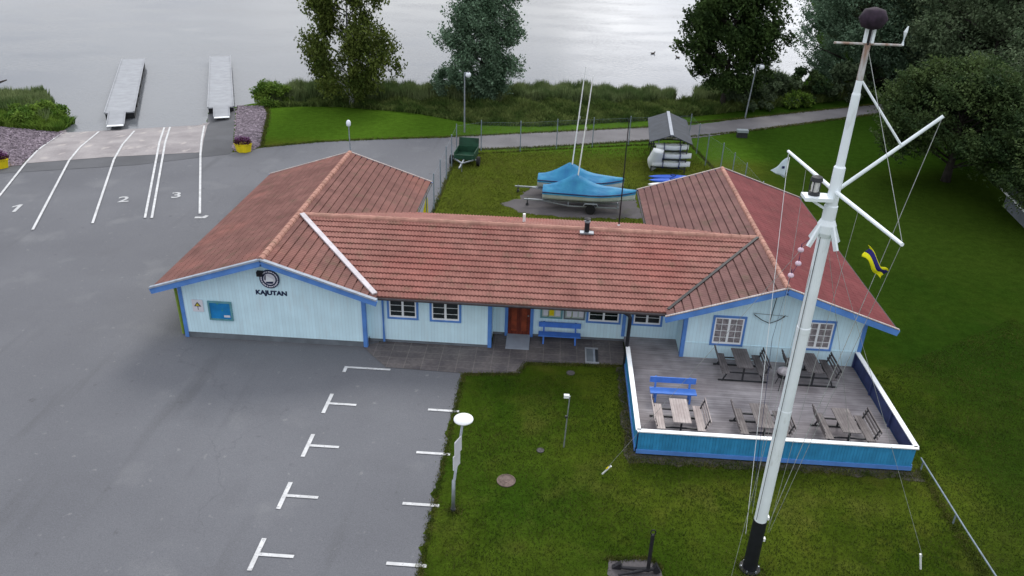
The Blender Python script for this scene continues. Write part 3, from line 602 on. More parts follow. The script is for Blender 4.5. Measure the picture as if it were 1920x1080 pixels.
MB().prism([(-.15, -.03), (.15, -.03), (0, .18)], -.022, -.016).obj('pictogram', dark_m, t)
MB().prism([(-.085, 0), (.085, 0), (0, .12)], -.027, -.023).obj('pictogram', mat('sign_yellow', (.6, .5, .05), .5), t)
MB().b2(-.012, .012, -.022, -.016, -.19, -.03).obj('pictogram', dark_m, t)
t = thing('map_board', 'framed blue harbour map on the left gable wall below the emblem', 'map board', (-13.46, 28.03, 1.38))
MB().b2(-.50, .50, -.06, 0, -.44, -.37).b2(-.50, .50, -.06, 0, .37, .44).b2(-.5, -.43, -.057, 0, -.37, .37).b2(.43, .5, -.057, 0, -.37, .37).obj('frame', tealf, t)
MB().b2(-.43, .43, -.02, -.001, -.37, .37).obj('map_print', map_b, t)
MB().b2(.12, .38, -.024, -.021, -.30, -.20).obj('legend', sign_w, t)
for i, (x0, x1) in enumerate(((-.22, .72), (.78, 1.68))):
    t = thing('notice_board', ['framed notice board with papers on the wall directly right of the door', 'framed notice board on the wall, the one nearer the window'][i], 'notice board', ((x0+x1)/2, 29.69, 1.42)); hw = (x1-x0)/2
    MB().b2(-hw, hw, -.05, 0, -.42, -.36).b2(-hw, hw, -.05, 0, .36, .42).b2(-hw, -hw+.06, -.047, 0, -.36, .36).b2(hw-.06, hw, -.047, 0, -.36, .36).obj('frame', plinth_m if i else tealf, t)
    MB().b2(-hw+.06, hw-.06, -.015, -.001, -.36, .36).obj('backing', board_in, t)
    for k in range(3): MB().b2(-hw+.12+k*.26, -hw+.32+k*.26, -.02, -.016, -.30, .0).obj('notice', [sign_w, yel_p, sign_w][k] if not i else sign_w, t)

# ------------------------------------------------------------ terrace
T = thing('terrace', 'raised wooden terrace with blue slatted railing and white top rail', 'terrace', (8, 25, 0))
def tobj(mb, name, m_, parent=T, **k): mb.v = [(a-8, b-25, c) for a, b, c in mb.v]; return mb.obj(name, m_, parent, **k)
tobj(MB().b2(3.42, 12.66, 22.14, 28.30, .2, .3).b2(3.42, 5.62, 28.30, 29.69, .2, .3), 'floor', deck_m)
RT = .98
def rail(a, b, slats=blue_s, inner=blue_d):
    a = Vector(a); b = Vector(b); d = (b-a); L = d.length; u = d.normalized(); n = Vector((u.y, -u.x))   # n: outwards
    mb = MB(); k = int(L/.105)
    for i in range(k):
        c = a+u*((i+.5)*L/k)+n*.02; mb.box((c.x, c.y, .20+(RT-.2)/2-.02), (.099, .022, RT-.26), rz=math.atan2(u.y, u.x))
    tobj(mb, 'slats', slats)
    c = (a+b)/2
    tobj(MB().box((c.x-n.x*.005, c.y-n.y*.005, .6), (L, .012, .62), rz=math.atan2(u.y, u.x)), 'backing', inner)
    k = max(1, round(L/1.9))
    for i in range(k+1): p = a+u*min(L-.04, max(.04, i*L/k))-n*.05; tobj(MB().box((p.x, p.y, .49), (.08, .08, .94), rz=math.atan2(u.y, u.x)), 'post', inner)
    c2 = c+n*.045; tobj(MB().box((c2.x, c2.y, .15), (L+.06, .03, .16), rz=math.atan2(u.y, u.x)), 'skirting', blue_t)
    tobj(MB().box((c.x, c.y, RT+.02), (L+.12, .17, .04), rz=math.atan2(u.y, u.x)), 'top_rail', white_p)
rail((3.4, 22.12), (12.68, 22.12)); rail((12.70, 22.2), (12.70, 28.28)); rail((3.38, 27.6), (3.38, 22.2))
# furniture
def picnic(name, label, x, y, wood, rz=0):
    t = thing(name, label, 'picnic table', (x, y, .3), rz, 'picnic tables on the terrace')
    MB().b2(-.31, .31, -.72, .72, .70, .74).obj('tabletop', wood, t)
    for s_ in (-1, 1):
        MB().b2(min(s_*.56, s_*.86), max(s_*.56, s_*.86), -.75, .75, .42, .45).obj('seat', wood, t)
        bk = MB()
        for z in (.56, .68, .80): bk.beam((s_*(.90+(z-.6)*.35), -.75, z), (s_*(.90+(z-.6)*.35), .75, z), .025, .095)
        bk.obj('backrest', wood, t)
        for e in (-1, 1):
            MB().beam((s_*.62, e*.6, .42), (s_*.80, e*.6, .0), .04, .05).beam((s_*.82, e*.6, .40), (s_*.97, e*.6, .84), .04, .05).obj('leg', dark_m, t)
            if s_ == 1: MB().beam((0, e*.55, .70), (0, e*.55, .05), .06, .06).beam((-.82, e*.55, .38), (.82, e*.55, .38), .04, .05).beam((-.95, e*.58, .03), (.95, e*.58, .03), .05, .05).obj('frame', dark_m, t)
    return t
p0 = picnic('picnic_table', 'palest picnic table, front left on the terrace beside the blue bench', 4.95, 23.4, wood_l)
p1 = picnic('picnic_table', 'weathered grey picnic table in the middle of the front row on the terrace', 7.83, 23.4, wood_g)
dup(p1, (10.74, 23.42, .3), 0, 'grey picnic table nearest the front right corner of the terrace')
p2 = picnic('picnic_table', 'dark grey picnic table against the wall below the left gable window', 7.87, 27.25, wood_d)
dup(p2, (10.55, 27.2, .3), 0, 'dark picnic table against the wall behind the mast, below the right gable window')
def bench(label, x, y, z, L):
    t = thing('bench', label, 'bench', (x, y, z), 0, 'blue benches'); h = L/2
    MB().b2(-h, h, -.28, .12, .42, .46).obj('seat', blue_b, t)
    MB().b2(-h, h, .20, .235, .62, .86).obj('backrest', blue_b, t)
    for s_ in (-1, 1): MB().beam((s_*(h-.22), -.2, 0), (s_*(h-.22), -.2, .42), .07, .06).beam((s_*(h-.22), .1, 0), (s_*(h-.22), .27, .86), .07, .05).obj('leg', blue_b, t)
    return t
bench('blue wooden bench standing on the terrace behind the palest picnic table', 4.92, 25.1, .3, 1.72)
bench('blue wooden bench against the wall right of the entrance door', .64, 29.35, 0, 1.8)
t = thing('kettle_grill', 'small dark round kettle grill with pale lid beside the mast on the terrace', 'grill', (9.3, 26.4, .3))
MB().lathe((0, 0, .45), [(.02, 0), (.2, .06), (.26, .2), (.27, .26)], 18).obj('bowl', black_m, t, smooth=True)
MB().lathe((0, 0, .71), [(.275, 0), (.25, .1), (.12, .19), (.01, .21)], 18).obj('lid', mat('grey_lid', (.30, .28, .30), .35, var=.3, scale=6), t, smooth=True)
for k in range(3): a = k*2.1; MB().tube([(.15*math.cos(a), .15*math.sin(a), .5), (.3*math.cos(a), .3*math.sin(a), 0)], .014, 6).obj('leg', dark_m, t)
# doormat grate
t = thing('metal_grate', 'pale metal step grate lying on the paving right of the blue bench', 'grate', (2.0, 28.35, .03))
MB().b2(-.26, .30, -.60, -.52, 0, .06).b2(-.26, .30, .52, .60, 0, .06).b2(-.26, -.20, -.52, .52, 0, .05).obj('frame', alu, t)
MB().b2(-.19, .06, -.52, .52, .0, .04).obj('plate', plinth_m, t); MB().b2(.07, .16, -.52, .52, .0, .045).obj('slat', slab_m, t); MB().b2(.17, .28, -.52, .52, .0, .025).obj('mesh', dark_m, t)

# ------------------------------------------------------------ signal mast
MX, MY = 6.30, 17.2
T2 = thing('signal_mast', 'tall white tapering signal mast with black foot, yard, gaff and guy wires', 'mast', (MX, MY, 0))
MB().lathe((0, 0, 0), [(.30, 0), (.30, .04), (.20, .06), (.19, 1.75), (.185, 1.86)], 24).obj('foot', black_m, T2, smooth=False)
for k in range(6): a = k*math.pi/3; MB().lathe((.25*math.cos(a), .25*math.sin(a), .04), [(.02, 0), (.02, .06)], 6).obj('bolt', galv, T2)
MB().lathe((0, 0, 0), [(.172, 1.8), (.172, 5.6), (.163, 5.62), (.160, 7.9), (.165, 7.92), (.165, 8.05), (.152, 8.07), (.150, 11.2), (.13, 11.22), (.125, 12.1), (.095, 12.14), (.09, 13.7), (.075, 13.75), (.065, 14.0)], 24).obj('pole', white_m, T2, smooth=False)
MB().lathe((0, 0, 0), [(.066, 14.0), (.062, 14.72)], 16).obj('pole_head', rust_m, T2)
cl_ = MB(); cl_.lathe((0, 0, 10.45), [(.16, 0), (.21, .12), (.21, .3), (.155, .42)], 16)
for a in (.4, 2.0, 3.6, 5.2): cl_.beam((.16*math.cos(a), .16*math.sin(a), 10.75), (.42*math.cos(a), .42*math.sin(a), 10.25), .06, .1)
cl_.obj('guy_collar', white_m, T2)
YZ = 11.55
yb = MB().tube([(-.30, 2.95, YZ), (0, 0, YZ), (.40, -2.95, YZ)], [.038, .05, .038], 10).obj('yard', white_m, T2)
MB().tube([(.05, .1, 11.5), (1.86, -.1, 13.35)], [.045, .038], 10).obj('gaff', white_m, T2)
MB().tube([(.06, 0, 13.98), (1.18, -.04, 12.66)], .025, 8).obj('gaff_brace', white_m, T2)
MB().b2(-.66, -.05, -.2, .2, 11.34, 11.42).beam((-.55, 0, 11.36), (-.1, 0, 11.1), .05, .05).obj('platform', white_m, T2)
ln = MB().lathe((-.42, .05, 11.42), [(.13, 0), (.13, .07), (.10, .08)], 14).lathe((-.42, .05, 11.74), [(.12, 0), (.14, .02), (.12, .10), (.03, .14)], 14)
for k in range(5): a = k*1.257+.3; ln.tube([(-.42+.12*math.cos(a), .05+.12*math.sin(a), 11.48), (-.42+.12*math.cos(a), .05+.12*math.sin(a), 11.76)], .013, 5)
lno = ln.obj('lantern', dark_m, T2); MB().lathe((-.42, .05, 11.5), [(.085, 0), (.095, .12), (.085, .25)], 14).obj('lens', brass_m, lno)
MB().tube([(-.68, 0, 14.74), (.70, 0, 14.74)], .024, 8).obj('crosstree', rust_m, T2)
MB().tube([(.70, 0, 14.74), (.70, 0, 15.0), (.73, 0, 15.12)], [.03, .04, .012], 8).obj('wind_sensor', white_m, T2)
MB().b2(-.10, -.045, -.04, .04, 14.76, 15.05).b2(.045, .10, -.04, .04, 14.76, 15.05).obj('ball_bracket', white_m, T2)
MB().tube([(0, 0, 14.7), (0, 0, 15.1)], .03, 8).obj('spindle', black_m, T2)
MB().lathe((0, 0, 15.24), [(.03, -.22), (.20, -.17), (.285, 0), (.20, .17), (.03, .22)], 20).obj('day_ball', mat('dark_purple_mesh', (.026, .016, .028), .8, var=.35, scale=9), T2, smooth=True)
MB().b2(.17, .22, -.06, .06, 1.9, 2.0).b2(.19, .25, -.05, .05, 1.1, 1.2).obj('cleat', white_p, T2)
def wire(pts, name='guy_wire', r_=.0055, m_=rope_m, par=T2):
    return MB().tube(pts, r_, 5).obj(name, m_, par)
wire([(-.1, 0, 10.6), (-.6, -.4, 0)]); wire([(.1, 0, 10.6), (4.95, .4, .5)])
wire([(-.1, .1, 10.6), (-3.98, 3.6, .4)]); wire([(.05, .15, 10.6), (4.2, 4.9, .98)])
MB().tube([(4.85, .39, .62), (5.02, .42, .02)], .03, 8).obj('turnbuckle', white_p, T2); MB().tube([(-3.88, 3.5, .55), (-4.12, 3.68, .05)], .028, 8).obj('turnbuckle', white_p, T2)
MB().tube([(-3.95, 3.56, .44), (-4.0, 3.6, .34)], .035, 8).obj('turnbuckle', yel_p, T2)
wire([(.05, 0, 14.6), (.4, -2.9, YZ+.05)], 'stay_wire', .006); wire([(1.84, -.1, 13.3), (.30, .12, 1.6)], 'halyard', .008)
wire([(.40, -2.9, YZ-.05), (.28, -.1, 1.5)], 'halyard', .006); wire([(-.30, 2.9, YZ-.05), (-.28, .1, 1.2)], 'halyard', .007, white_p)
wire([(.18, -1.1, YZ-.05), (.24, -.1, 1.5)], 'halyard', .005); wire([(-.12, -.1, 10.6), (-.17, -.17, 2)], 'halyard', .008, black_m); wire([(-.20, 1.6, YZ-.05), (-.2, .17, 1.9)], 'halyard', .005)
# flags and lamps
def cloth(nx_, ny_, fn): 
    V = []; Q = []
    for j in range(ny_+1):
        for i in range(nx_+1): V.append(fn(i/nx_, j/ny_))
    for j in range(ny_):
        for i in range(nx_): k = j*(nx_+1)+i; Q.append((k, k+1, k+nx_+2, k+nx_+1))
    mb = MB(); mb.add(V, Q); return mb
t = thing('pennant', 'small white triangular pennant with dark mark flying from the left yard tip', 'flag', (MX-.30, MY+2.75, 10.9))
o = cloth(10, 6, lambda u, v: (-.03-u*.38, .05*math.sin(u*7), .28-u*.10+(v-.5)*.56*(1-u))).obj('cloth', wflag, t, fix=False, smooth=True); sm = o.modifiers.new('s', 'SOLIDIFY'); sm.thickness = .004
MB().tube([(0, 0, .55), (0, 0, .05)], .012, 6).obj('hoist', white_p, t)
MB().b2(-.13, -.07, -.02+.035, .02+.035, .24, .30).obj('mark', navy, t)
t = thing('striped_flag', 'yellow and navy flag hanging limp and twisted from the right yard tip', 'flag', (MX+.38, MY-2.4, 10.85))
fx = lambda u, v: (.10-(1-u)*.48+.06*math.sin(v*5), .05*math.sin(u*6+v*3), .30-.52*u+(.5-v)*.26*(1-.35*math.sin(u*3.1))+(.05*math.sin(u*8)))
for a, b, mm, nm in ((0, .36, yflag, 'yellow_band'), (.36, .66, bflag, 'navy_band'), (.66, 1, yflag, 'yellow_band')):
    o = cloth(14, 3, lambda u, v: fx(u, a+(b-a)*v)).obj(nm, mm, t, fix=False, smooth=True); o.modifiers.new('s', 'SOLIDIFY').thickness = .004
for i, (x, y, z) in enumerate(((-.36, .3, 9.95), (-.37, .25, 9.62), (-.50, .2, 9.32))):
    t = thing('signal_float', ['uppermost', 'middle', 'lowest'][i]+' of three pinkish white floats hanging on a cord left of the mast', 'float', (MX+x, MY+y, z), 0, 'floats on the mast cord')
    MB().ball((0, 0, 0), .075, 12, (1, 1, .8)).obj('float_body', pink_m, t, smooth=True); MB().tube([(0, 0, .05), (0, 0, .16)], .01, 5).obj('loop', navy, t)
MB().tube([(-.1, .05, 10.5), (-.36, .3, 10.1), (-.37, .25, 9.62), (-.50, .2, 9.3), (-.6, .3, 7.5), (-.25, .15, 2.2)], .006, 5).obj('signal_cord', navy, T2)

# ------------------------------------------------------------ lawn furniture
t = thing('lamp_post', 'grey lamp post with flat white disc head at the asphalt edge', 'lamp post', (-2.54, 18.74, 0))
MB().tube([(0, 0, 0), (0.02, 0, 1.2), (.04, 0, 1.22), (.30, 0, 3.45)], [.06, .055, .042, .036], 12).obj('pole', galv, t, smooth=True)
MB().lathe((.32, 0, 3.5), [(.03, -.1), (.22, -.04), (.29, 0), (.285, .035), (.05, .05)], 28).obj('lamp_head', white_p, t, smooth=True)
MB().lathe((0, 0, 0), [(.08, 0), (.08, .08)], 12).obj('base', dark_m, t)
t = thing('parking_sign', 'narrow pale double sign plate fixed edge-on to the disc lamp post', 'sign', (-2.37, 18.7, 1.9), R(-22))
for i, (z0, z1) in enumerate(((0, .5), (.53, 1.05))):
    x = .03+z0*.1; MB().b2(x-.012, x+.012, -.36, .04, z0, z1).obj('plate', sign_w, t)
    MB().b2(x-.018, x-.014, -.30, -.04, z0+.1, z0+.16).b2(x-.017, x-.013, -.24, -.12, z0+.22, z0+.40).obj('marking', navy, t)
t = thing('thin_post', 'thin leaning grey post with a small pale head standing in the lawn', 'post', (.89, 22.24, 0))
MB().tube([(0, 0, 0), (.04, 0, 1.2), (.08, 0, 2.15)], [.025, .022, .02], 8).obj('pole', galv, t); MB().b2(-.12, .06, -.05, .05, 2.08, 2.2).obj('head', white_p, t); MB().b2(-.03, .06, -.03, .03, 1.25, 1.33).obj('clamp', dark_m, t)
# pipe railing
t = thing('pipe_railing', 'low grey single pipe railing running forward from the terrace corner', 'railing', (13.1, 20, 0))
MB().tube([(0, 2.4, .38), (0, -1, .40), (.1, -6, .40)], .026, 8).obj('rail', bgalv, t)
for y in (2.2, -.35, -2.9, -5.5): MB().tube([(0, y, 0), (0, y, .4)], .026, 8).obj('post', bgalv, t)
# old iron anchor on gravel
drape('gravel_patch', [(2.15, 17.15), (3.45, 17.3), (3.75, 16.9), (3.7, 15.9), (2.5, 15.7)], .014, gravel_m, jag=.05)
t = thing('old_anchor', 'black rusty old anchor standing upright on a small gravel bed', 'anchor', (3.32, 16.75, 0))
MB().beam((0, 0, .05), (0, .02, 1.45), .10, .09).obj('shank', iron_m, t, bevel=.02)
rg = MB(); rg.tube([(.07*math.cos(a), .02, 1.52+.09*math.sin(a)) for a in np.linspace(0, 6.283, 13)], .018, 6); rg.obj('ring', iron_m, t)
MB().tube([(-.95, .12, .12), (-.7, .04, .10), (-.3, 0, .12), (.0, 0, .14), (.3, 0, .2)], [.03, .05, .06, .07, .03], 8).obj('arm', iron_m, t)
MB().tube([(-.85, -.25, .10), (-.2, -.05, .12), (.25, .1, .12)], [.03, .05, .04], 8).obj('arm', iron_m, t)
MB().prism([(-1.02, .05), (-.8, -.02), (-.72, .10), (-.8, .24)], .03, .16).prism([(.22, .02), (.36, .1), (.22, .36), (.12, .16)], -.06, .1).obj('fluke', iron_m, t)

# ------------------------------------------------------------ lamps beyond
def globe_lamp(label, x, y, h, lean, side, r_=.22):
    t = thing('globe_lamp', label, 'lamp post', (x, y, 0), 0, 'globe lamp posts by the path')
    MB().tube([(0, 0, 0), (lean, 0, h)], [.065, .05], 10).tube([(lean, 0, h), (lean+side, 0, h+.02)], .03, 8).obj('pole', galv, t)
    MB().ball((lean+side, 0, h-.16), r_, 16).obj('globe', globe_m, t, smooth=True); MB().lathe((lean+side, 0, h+.0), [(.1, 0), (.1, .1), (.03, .14)], 10).obj('cap', dark_m, t)
    return t
globe_lamp('straight globe lamp post on the lawn in front of the silver willow', -7.19, 61.03, 4.65, .0, .28)
globe_lamp('leaning globe lamp post beside the dark round tree', 16.43, 69.43, 4.6, .25, .45)
t = thing('bollard_lamp', 'slim post lamp with small globe rising behind the left wing roof', 'lamp post', (-13.0, 48.2, 0))
MB().tube([(0, 0, 0), (0, 0, 3.7)], [.04, .035], 8).obj('pole', galv, t); MB().lathe((0, 0, 3.68), [(.05, 0), (.14, .08), (.15, .25), (.10, .38), (.03, .42)], 14).obj('lantern', globe_m, t, smooth=True)
t = thing('utility_cabinet', 'small pale grey-green utility cabinet on the grass beside the path', 'cabinet', (14.95, 63.3, 0))
MB().b2(-.4, .4, -.2, .2, 0, .42).obj('body', dark_m, t); MB().b2(-.44, .44, -.24, .24, .42, .62).obj('cap', green_p, t)

# ------------------------------------------------------------ chain-link fence
FP = [(-7.0, 41.3), (-7.05, 55.0), (-5.4, 56.3), (-2.54, 56.6), (.12, 57.6), (2.82, 58.5), (5.61, 59.4), (8, 60.2), (10.36, 60.9), (10.84, 55.4), (11.5, 53.3), (12.2, 49), (12.7, 42)]
FT = thing('chain_link_fence', 'tall grey chain-link fence enclosing the grassy boat yard behind the clubhouse', 'fence', (0, 50, 0))
mesh_ = MB()
for a, b in zip(FP, FP[1:]):
    a = Vector((a[0], a[1]-50)); b = Vector((b[0], b[1]-50)); L = (b-a).length; u = (b-a)/L; hgt = 2.1; sp = .13
    n_ = int((L+hgt)/sp)
    for i in range(n_):
        for s_ in (0, 1):
            t0 = i*sp-hgt; p0, z0, p1, z1 = t0, 0, t0+hgt, hgt
            if p0 < 0: z0 -= p0; p0 = 0
            if p1 > L: z1 -= p1-L; p1 = L
            if s_: q0, q1 = L-p0, L-p1
            else: q0, q1 = p0, p1
            A = a+u*q0; B = a+u*q1; w_ = .0018; k = len(mesh_.v)
            mesh_.v += [(A.x, A.y, z0-w_+.05), (B.x, B.y, z1-w_+.05), (B.x, B.y, z1+w_+.05), (A.x, A.y, z0+w_+.05)]; mesh_.f.append((k, k+1, k+2, k+3))
    mesh_.tube([(a.x, a.y, 2.15), (b.x, b.y, 2.15)], .004, 4)
mesh_.obj('wire_mesh', bgalv, FT, fix=False)
for i, (a, b) in enumerate(zip(FP, FP[1:])):
    L = math.dist(a, b); n_ = max(1, round(L/2.9))
    for j in range(n_+(1 if i == len(FP)-2 else 0)):
        x = a[0]+(b[0]-a[0])*j/n_; y = a[1]+(b[1]-a[1])*j/n_-50
        MB().tube([(x, y, 0), (x, y, 2.3)], .034, 8).obj('post', bgalv, FT)

# ------------------------------------------------------------ boats
def hull(mb, L, W, D, z0, n=14, bow=.35):
    """open-top hull shell along +X (bow at +L/2), returns section list"""
    sec = []
    for i in range(n+1):
        t = i/n; x = -L/2+L*t
        wd = W/2*(min(1, (.72+.5*t)) if t < .5 else max(.03, (1-((t-.5)/.5)**2.3)))
        k = z0+.16*t**2*D; sec.append((x, wd, k+.28*max(0, t-.6)*D, z0+D+.12*t**2))
    vs = []; fs = []; m_ = 7
    for x, wd, zk, zt in sec:
        for j in range(m_): a = math.pi*j/(m_-1); vs.append((x, -wd*math.copysign(abs(math.cos(a))**.6, math.cos(a)), zt-(zt-zk)*math.sin(a)**.7))
    for i in range(n):
        for j in range(m_-1): fs.append((i*m_+j, i*m_+j+1, (i+1)*m_+j+1, (i+1)*m_+j))
    fs.append(tuple(range(m_))); mb.add(vs, fs); return sec
def wheel(mb_t, mb_r, c, r_, w_=.16):
    q = lambda prof, mb: mb.add(*[[(c[0]+v[0], c[1]+v[2], c[2]+v[1]) for v in MB().lathe((0, 0, 0), prof, 20).v], MB().lathe((0, 0, 0), prof, 20).f])
    q([(r_*.62, -w_/2), (r_*.95, -w_/2), (r_, -w_/4), (r_, w_/4), (r_*.95, w_/2), (r_*.62, w_/2)], mb_t); q([(r_*.62, -w_/2+.02), (r_*.62, w_/2-.02)], mb_r)
def dinghy(x, y, rz, label, mastlean, mh, L=5.6, ap=.35):
    t = thing('sailing_dinghy', label, 'dinghy', (x, y, 0), rz, 'covered dinghies in the boat yard')
    mb = MB(); sec = hull(mb, L, 1.7, .55, .55); ho = mb.obj('hull', hull_w, t, smooth=True)
    # rub rail
    MB().tube([(a, -b-.01, d) for a, b, c, d in sec], .035, 6).tube([(a, b+.01, d) for a, b, c, d in sec], .035, 6).obj('rub_rail', navy, t)
    # boom tent cover
    V = []; n = len(sec); m_ = 9
    for i, (a, b, c, d) in enumerate(sec):
        tt = i/(n-1); pk = .10+.95*math.exp(-abs((tt-ap)/.20)**1.35)+.10*math.exp(-((tt-.75)/.2)**2)
        for j in range(m_):
            s_ = -1+2*j/(m_-1); sag = (1-abs(s_))**(1.5 if pk > .3 else 1); V.append((a, s_*(b+.05), d-(.14 if abs(s_) == 1 else 0)+pk*sag+.03+.035*math.sin(math.atan2(s_*.8, tt-ap)*9)*(abs(s_) < 1)*min(1, 3*abs(tt-ap))))
    Q = [(i*m_+j, i*m_+j+1, (i+1)*m_+j+1, (i+1)*m_+j) for i in range(n-1) for j in range(m_-1)]
    cv = MB().add(V, Q).obj('cover', cover_m, t, smooth=True, fix=False)
    k = ap*L-L/2+.02
    mo = MB().tube([(k, 0, .8), (k+mastlean, 0, mh)], [.045, .03], 8).obj('mast', white_p, t)
    MB().tube([(k+mastlean*.72-.0, -.35, mh*.62), (k+mastlean*.72, .35, mh*.62)], .015, 6).obj('spreader', galv, mo)
    return t
dinghy(2.22, 45.6, R(-2), 'nearer blue-covered white sailing dinghy on a trailer', .55, 8.0)
dinghy(1.75, 47.75, R(-2), 'farther blue-covered white sailing dinghy behind the other one', .5, 8.1, 5.4, .37)
def trailer(x, y, rz, label, L=5.4):
    t = thing('boat_trailer', label, 'trailer', (x, y, 0), rz, 'boat trailers in the boat yard')
    mb = MB().beam((-L/2-.9, 0, .42), (L/2-.6, 0, .42), .08, .08).beam((-.9, -.75, .42), (-L/2+.1, 0, .42), .06, .06).beam((-.9, .75, .42), (-L/2+.1, 0, .42), .06, .06).beam((-.9, -.75, .42), (L/2-.6, -.7, .42), .06, .06).beam((-.9, .75, .42), (L/2-.6, .7, .42), .06, .06)
    for xx in (-.9, .6, L/2-.6): mb.beam((xx, -.75, .42), (xx, .75, .42), .06, .06); mb.beam((xx, -.4, .44), (xx, -.4, .62), .08, .06); mb.beam((xx, .4, .44), (xx, .4, .62), .08, .06)
    mb.obj('frame', galv, t)
    for s_ in (-1, 1):
        a, b = MB(), MB(); wheel(a, b, (.45, s_*.88, .30), .30); wo = a.obj('wheel', rubber, t); b.obj('rim', galv, wo)
        MB().beam((.1, s_*.88, .66), (.8, s_*.88, .66), .2, .02).beam((.1, s_*.88, .66), (0, s_*.88, .5), .2, .02).beam((.8, s_*.88, .66), (.9, s_*.88, .5), .2, .02).obj('mudguard', galv, t)
    MB().tube([(-L/2-.7, .1, .0), (-L/2-.7, .1, .5)], .035, 8).tube([(-L/2-.7, .02, .08), (-L/2-.7, .18, .08)], .09, 10).obj('jockey_wheel', dark_m, t)
    return t
trailer(1.9, 45.5, R(-1), 'galvanised boat trailer under the nearer blue-covered dinghy'); trailer(1.2, 47.7, R(-2), 'galvanised boat trailer under the farther blue-covered dinghy')
# boat rack
RK = thing('boat_rack', 'open boat rack under a dark grey pitched roof with a pale ridge', 'rack', (8.1, 56.2, 0), R(-4))
for s_, mm in ((-1, tarp_g), (1, tarp_g)):
    MB().add([(0, -3.2, 2.75), (0, 3.2, 2.75), (s_*1.45, 3.2, 2.2), (s_*1.45, -3.2, 2.2), (0, -3.2, 2.70), (0, 3.2, 2.70), (s_*1.45, 3.2, 2.15), (s_*1.45, -3.2, 2.15)], [(0, 1, 2, 3), (7, 6, 5, 4), (0, 4, 5, 1), (1, 5, 6, 2), (2, 6, 7, 3), (3, 7, 4, 0)]).obj('roof_panel', mm, RK)
MB().b2(-.11, .11, -3.25, 3.25, 2.74, 2.79).obj('ridge_cap', slab_m, RK)
for y in (-2.9, 0, 2.9):
    mb = MB()
    for s_ in (-1, 1): mb.b2(s_*1.15-.04, s_*1.15+.04, y-.04, y+.04, 0, 2.25)
    for z in (.35, .95, 1.55): mb.b2(-1.11, 1.11, y-.03, y+.03, z-.04, z+.04)
    mb.obj('frame', dark_m, RK)
for i, (z, dx, w_, l) in enumerate(((1.62, 0, .62, 'white hull stored on the top shelf of the boat rack'), (1.02, .15, .62, 'white hull stored on the middle shelf of the boat rack'), (.42, .1, .6, 'white hull stored on the bottom shelf of the boat rack'))):
    t = thing('stored_boat', l, 'boat', (8.05+dx*.3, 53.3-.0, z), R(-3), 'white boats on the rack')
    mb = MB(); hull(mb, 2.6 if i else 2.2, .62, .34, 0); mb.obj('hull', white_p, t, smooth=True); MB().b2(-1.2, .7, -.2, .2, .33, .37).obj('deck', hull_w, t)
    for a_ in (-.6, .5): MB().b2(a_, a_+.05, -.36, .36, .0, .44).obj('strap', navy, t)
t = thing('upright_boat', 'small white dinghy leaning on end against the left side of the boat rack', 'dinghy', (6.95, 53.2, 0)); mb = MB(); hull(mb, 2.0, 1.0, .35, 0)
q = Matrix.Rotation(R(8), 3, 'Y') @ Matrix.Rotation(R(-62), 3, 'X') @ Matrix.Rotation(R(90), 3, 'Z')
def tr(mb, q, d): mb.v = [tuple(q @ Vector(v)+Vector(d)) for v in mb.v]; return mb
mb2 = MB().add([(x*.9, y*.86, z) for x, y, z in [(-.95, -.42, .3), (-.95, .42, .3), (.2, .5, .3), (.85, .1, .36), (.85, -.1, .36), (.2, -.5, .3)]], [(0, 1, 2, 3, 4, 5)])
tr(mb, q, (0, -.1, .75)).obj('hull', white_p, t, smooth=True); tr(mb2, q, (0, -.1, .75)).obj('deck', hull_w, t, fix=False)
tr(MB().b2(-.6, -.1, -.22, .22, .30, .34), q, (0, -.1, .75)).obj('cockpit', gravel_m, t)
for i, (x, y, m_, l, L_) in enumerate(((8.1, 51.75, kayak_b, 'blue kayak lying on the grass, the one nearer the boat rack', 3.3), (7.95, 51.0, kayak_b, 'blue kayak lying on the grass, the one nearer the roof', 3.1), (7.55, 50.1, white_p, 'white surfboard-like hull lying nearest the right wing roof', 2.6))):
    t = thing('kayak', l, 'kayak', (x, y, 0), R(3), 'kayaks on the grass')
    V = []; n = 16; m_k = 8
    mb = MB(); mb.tube([(-L_/2+L_*k_/n, 0, .2+.06*abs(k_/n*2-1)**3) for k_ in range(n+1)], [max(.02, .30*math.sin(math.pi*k_/n)**.6) for k_ in range(n+1)], 10); mb.v = [(a, b, .2+(c-.2)*.55) for a, b, c in mb.v]
    mb.obj('hull', m_, t, smooth=True)
    if i < 2: MB().lathe((0, 0, .33), [(.2, 0), (.2, .05), (.15, .05), (.15, .0)], 14).obj('cockpit', navy, t)
t = thing('yellow_board', 'yellow board leaning upright at the back corner of the left wing', 'board', (-7.12, 42.05, 0), R(10))
MB().prism([(-.34, 0), (.10, 0), (.06, 1.5), (-.04, 1.5)], -.02, .02).obj('panel', yel_p, t); MB().b2(-.2, .05, -.03, .03, .3, .36).obj('batten', wood_l, t)
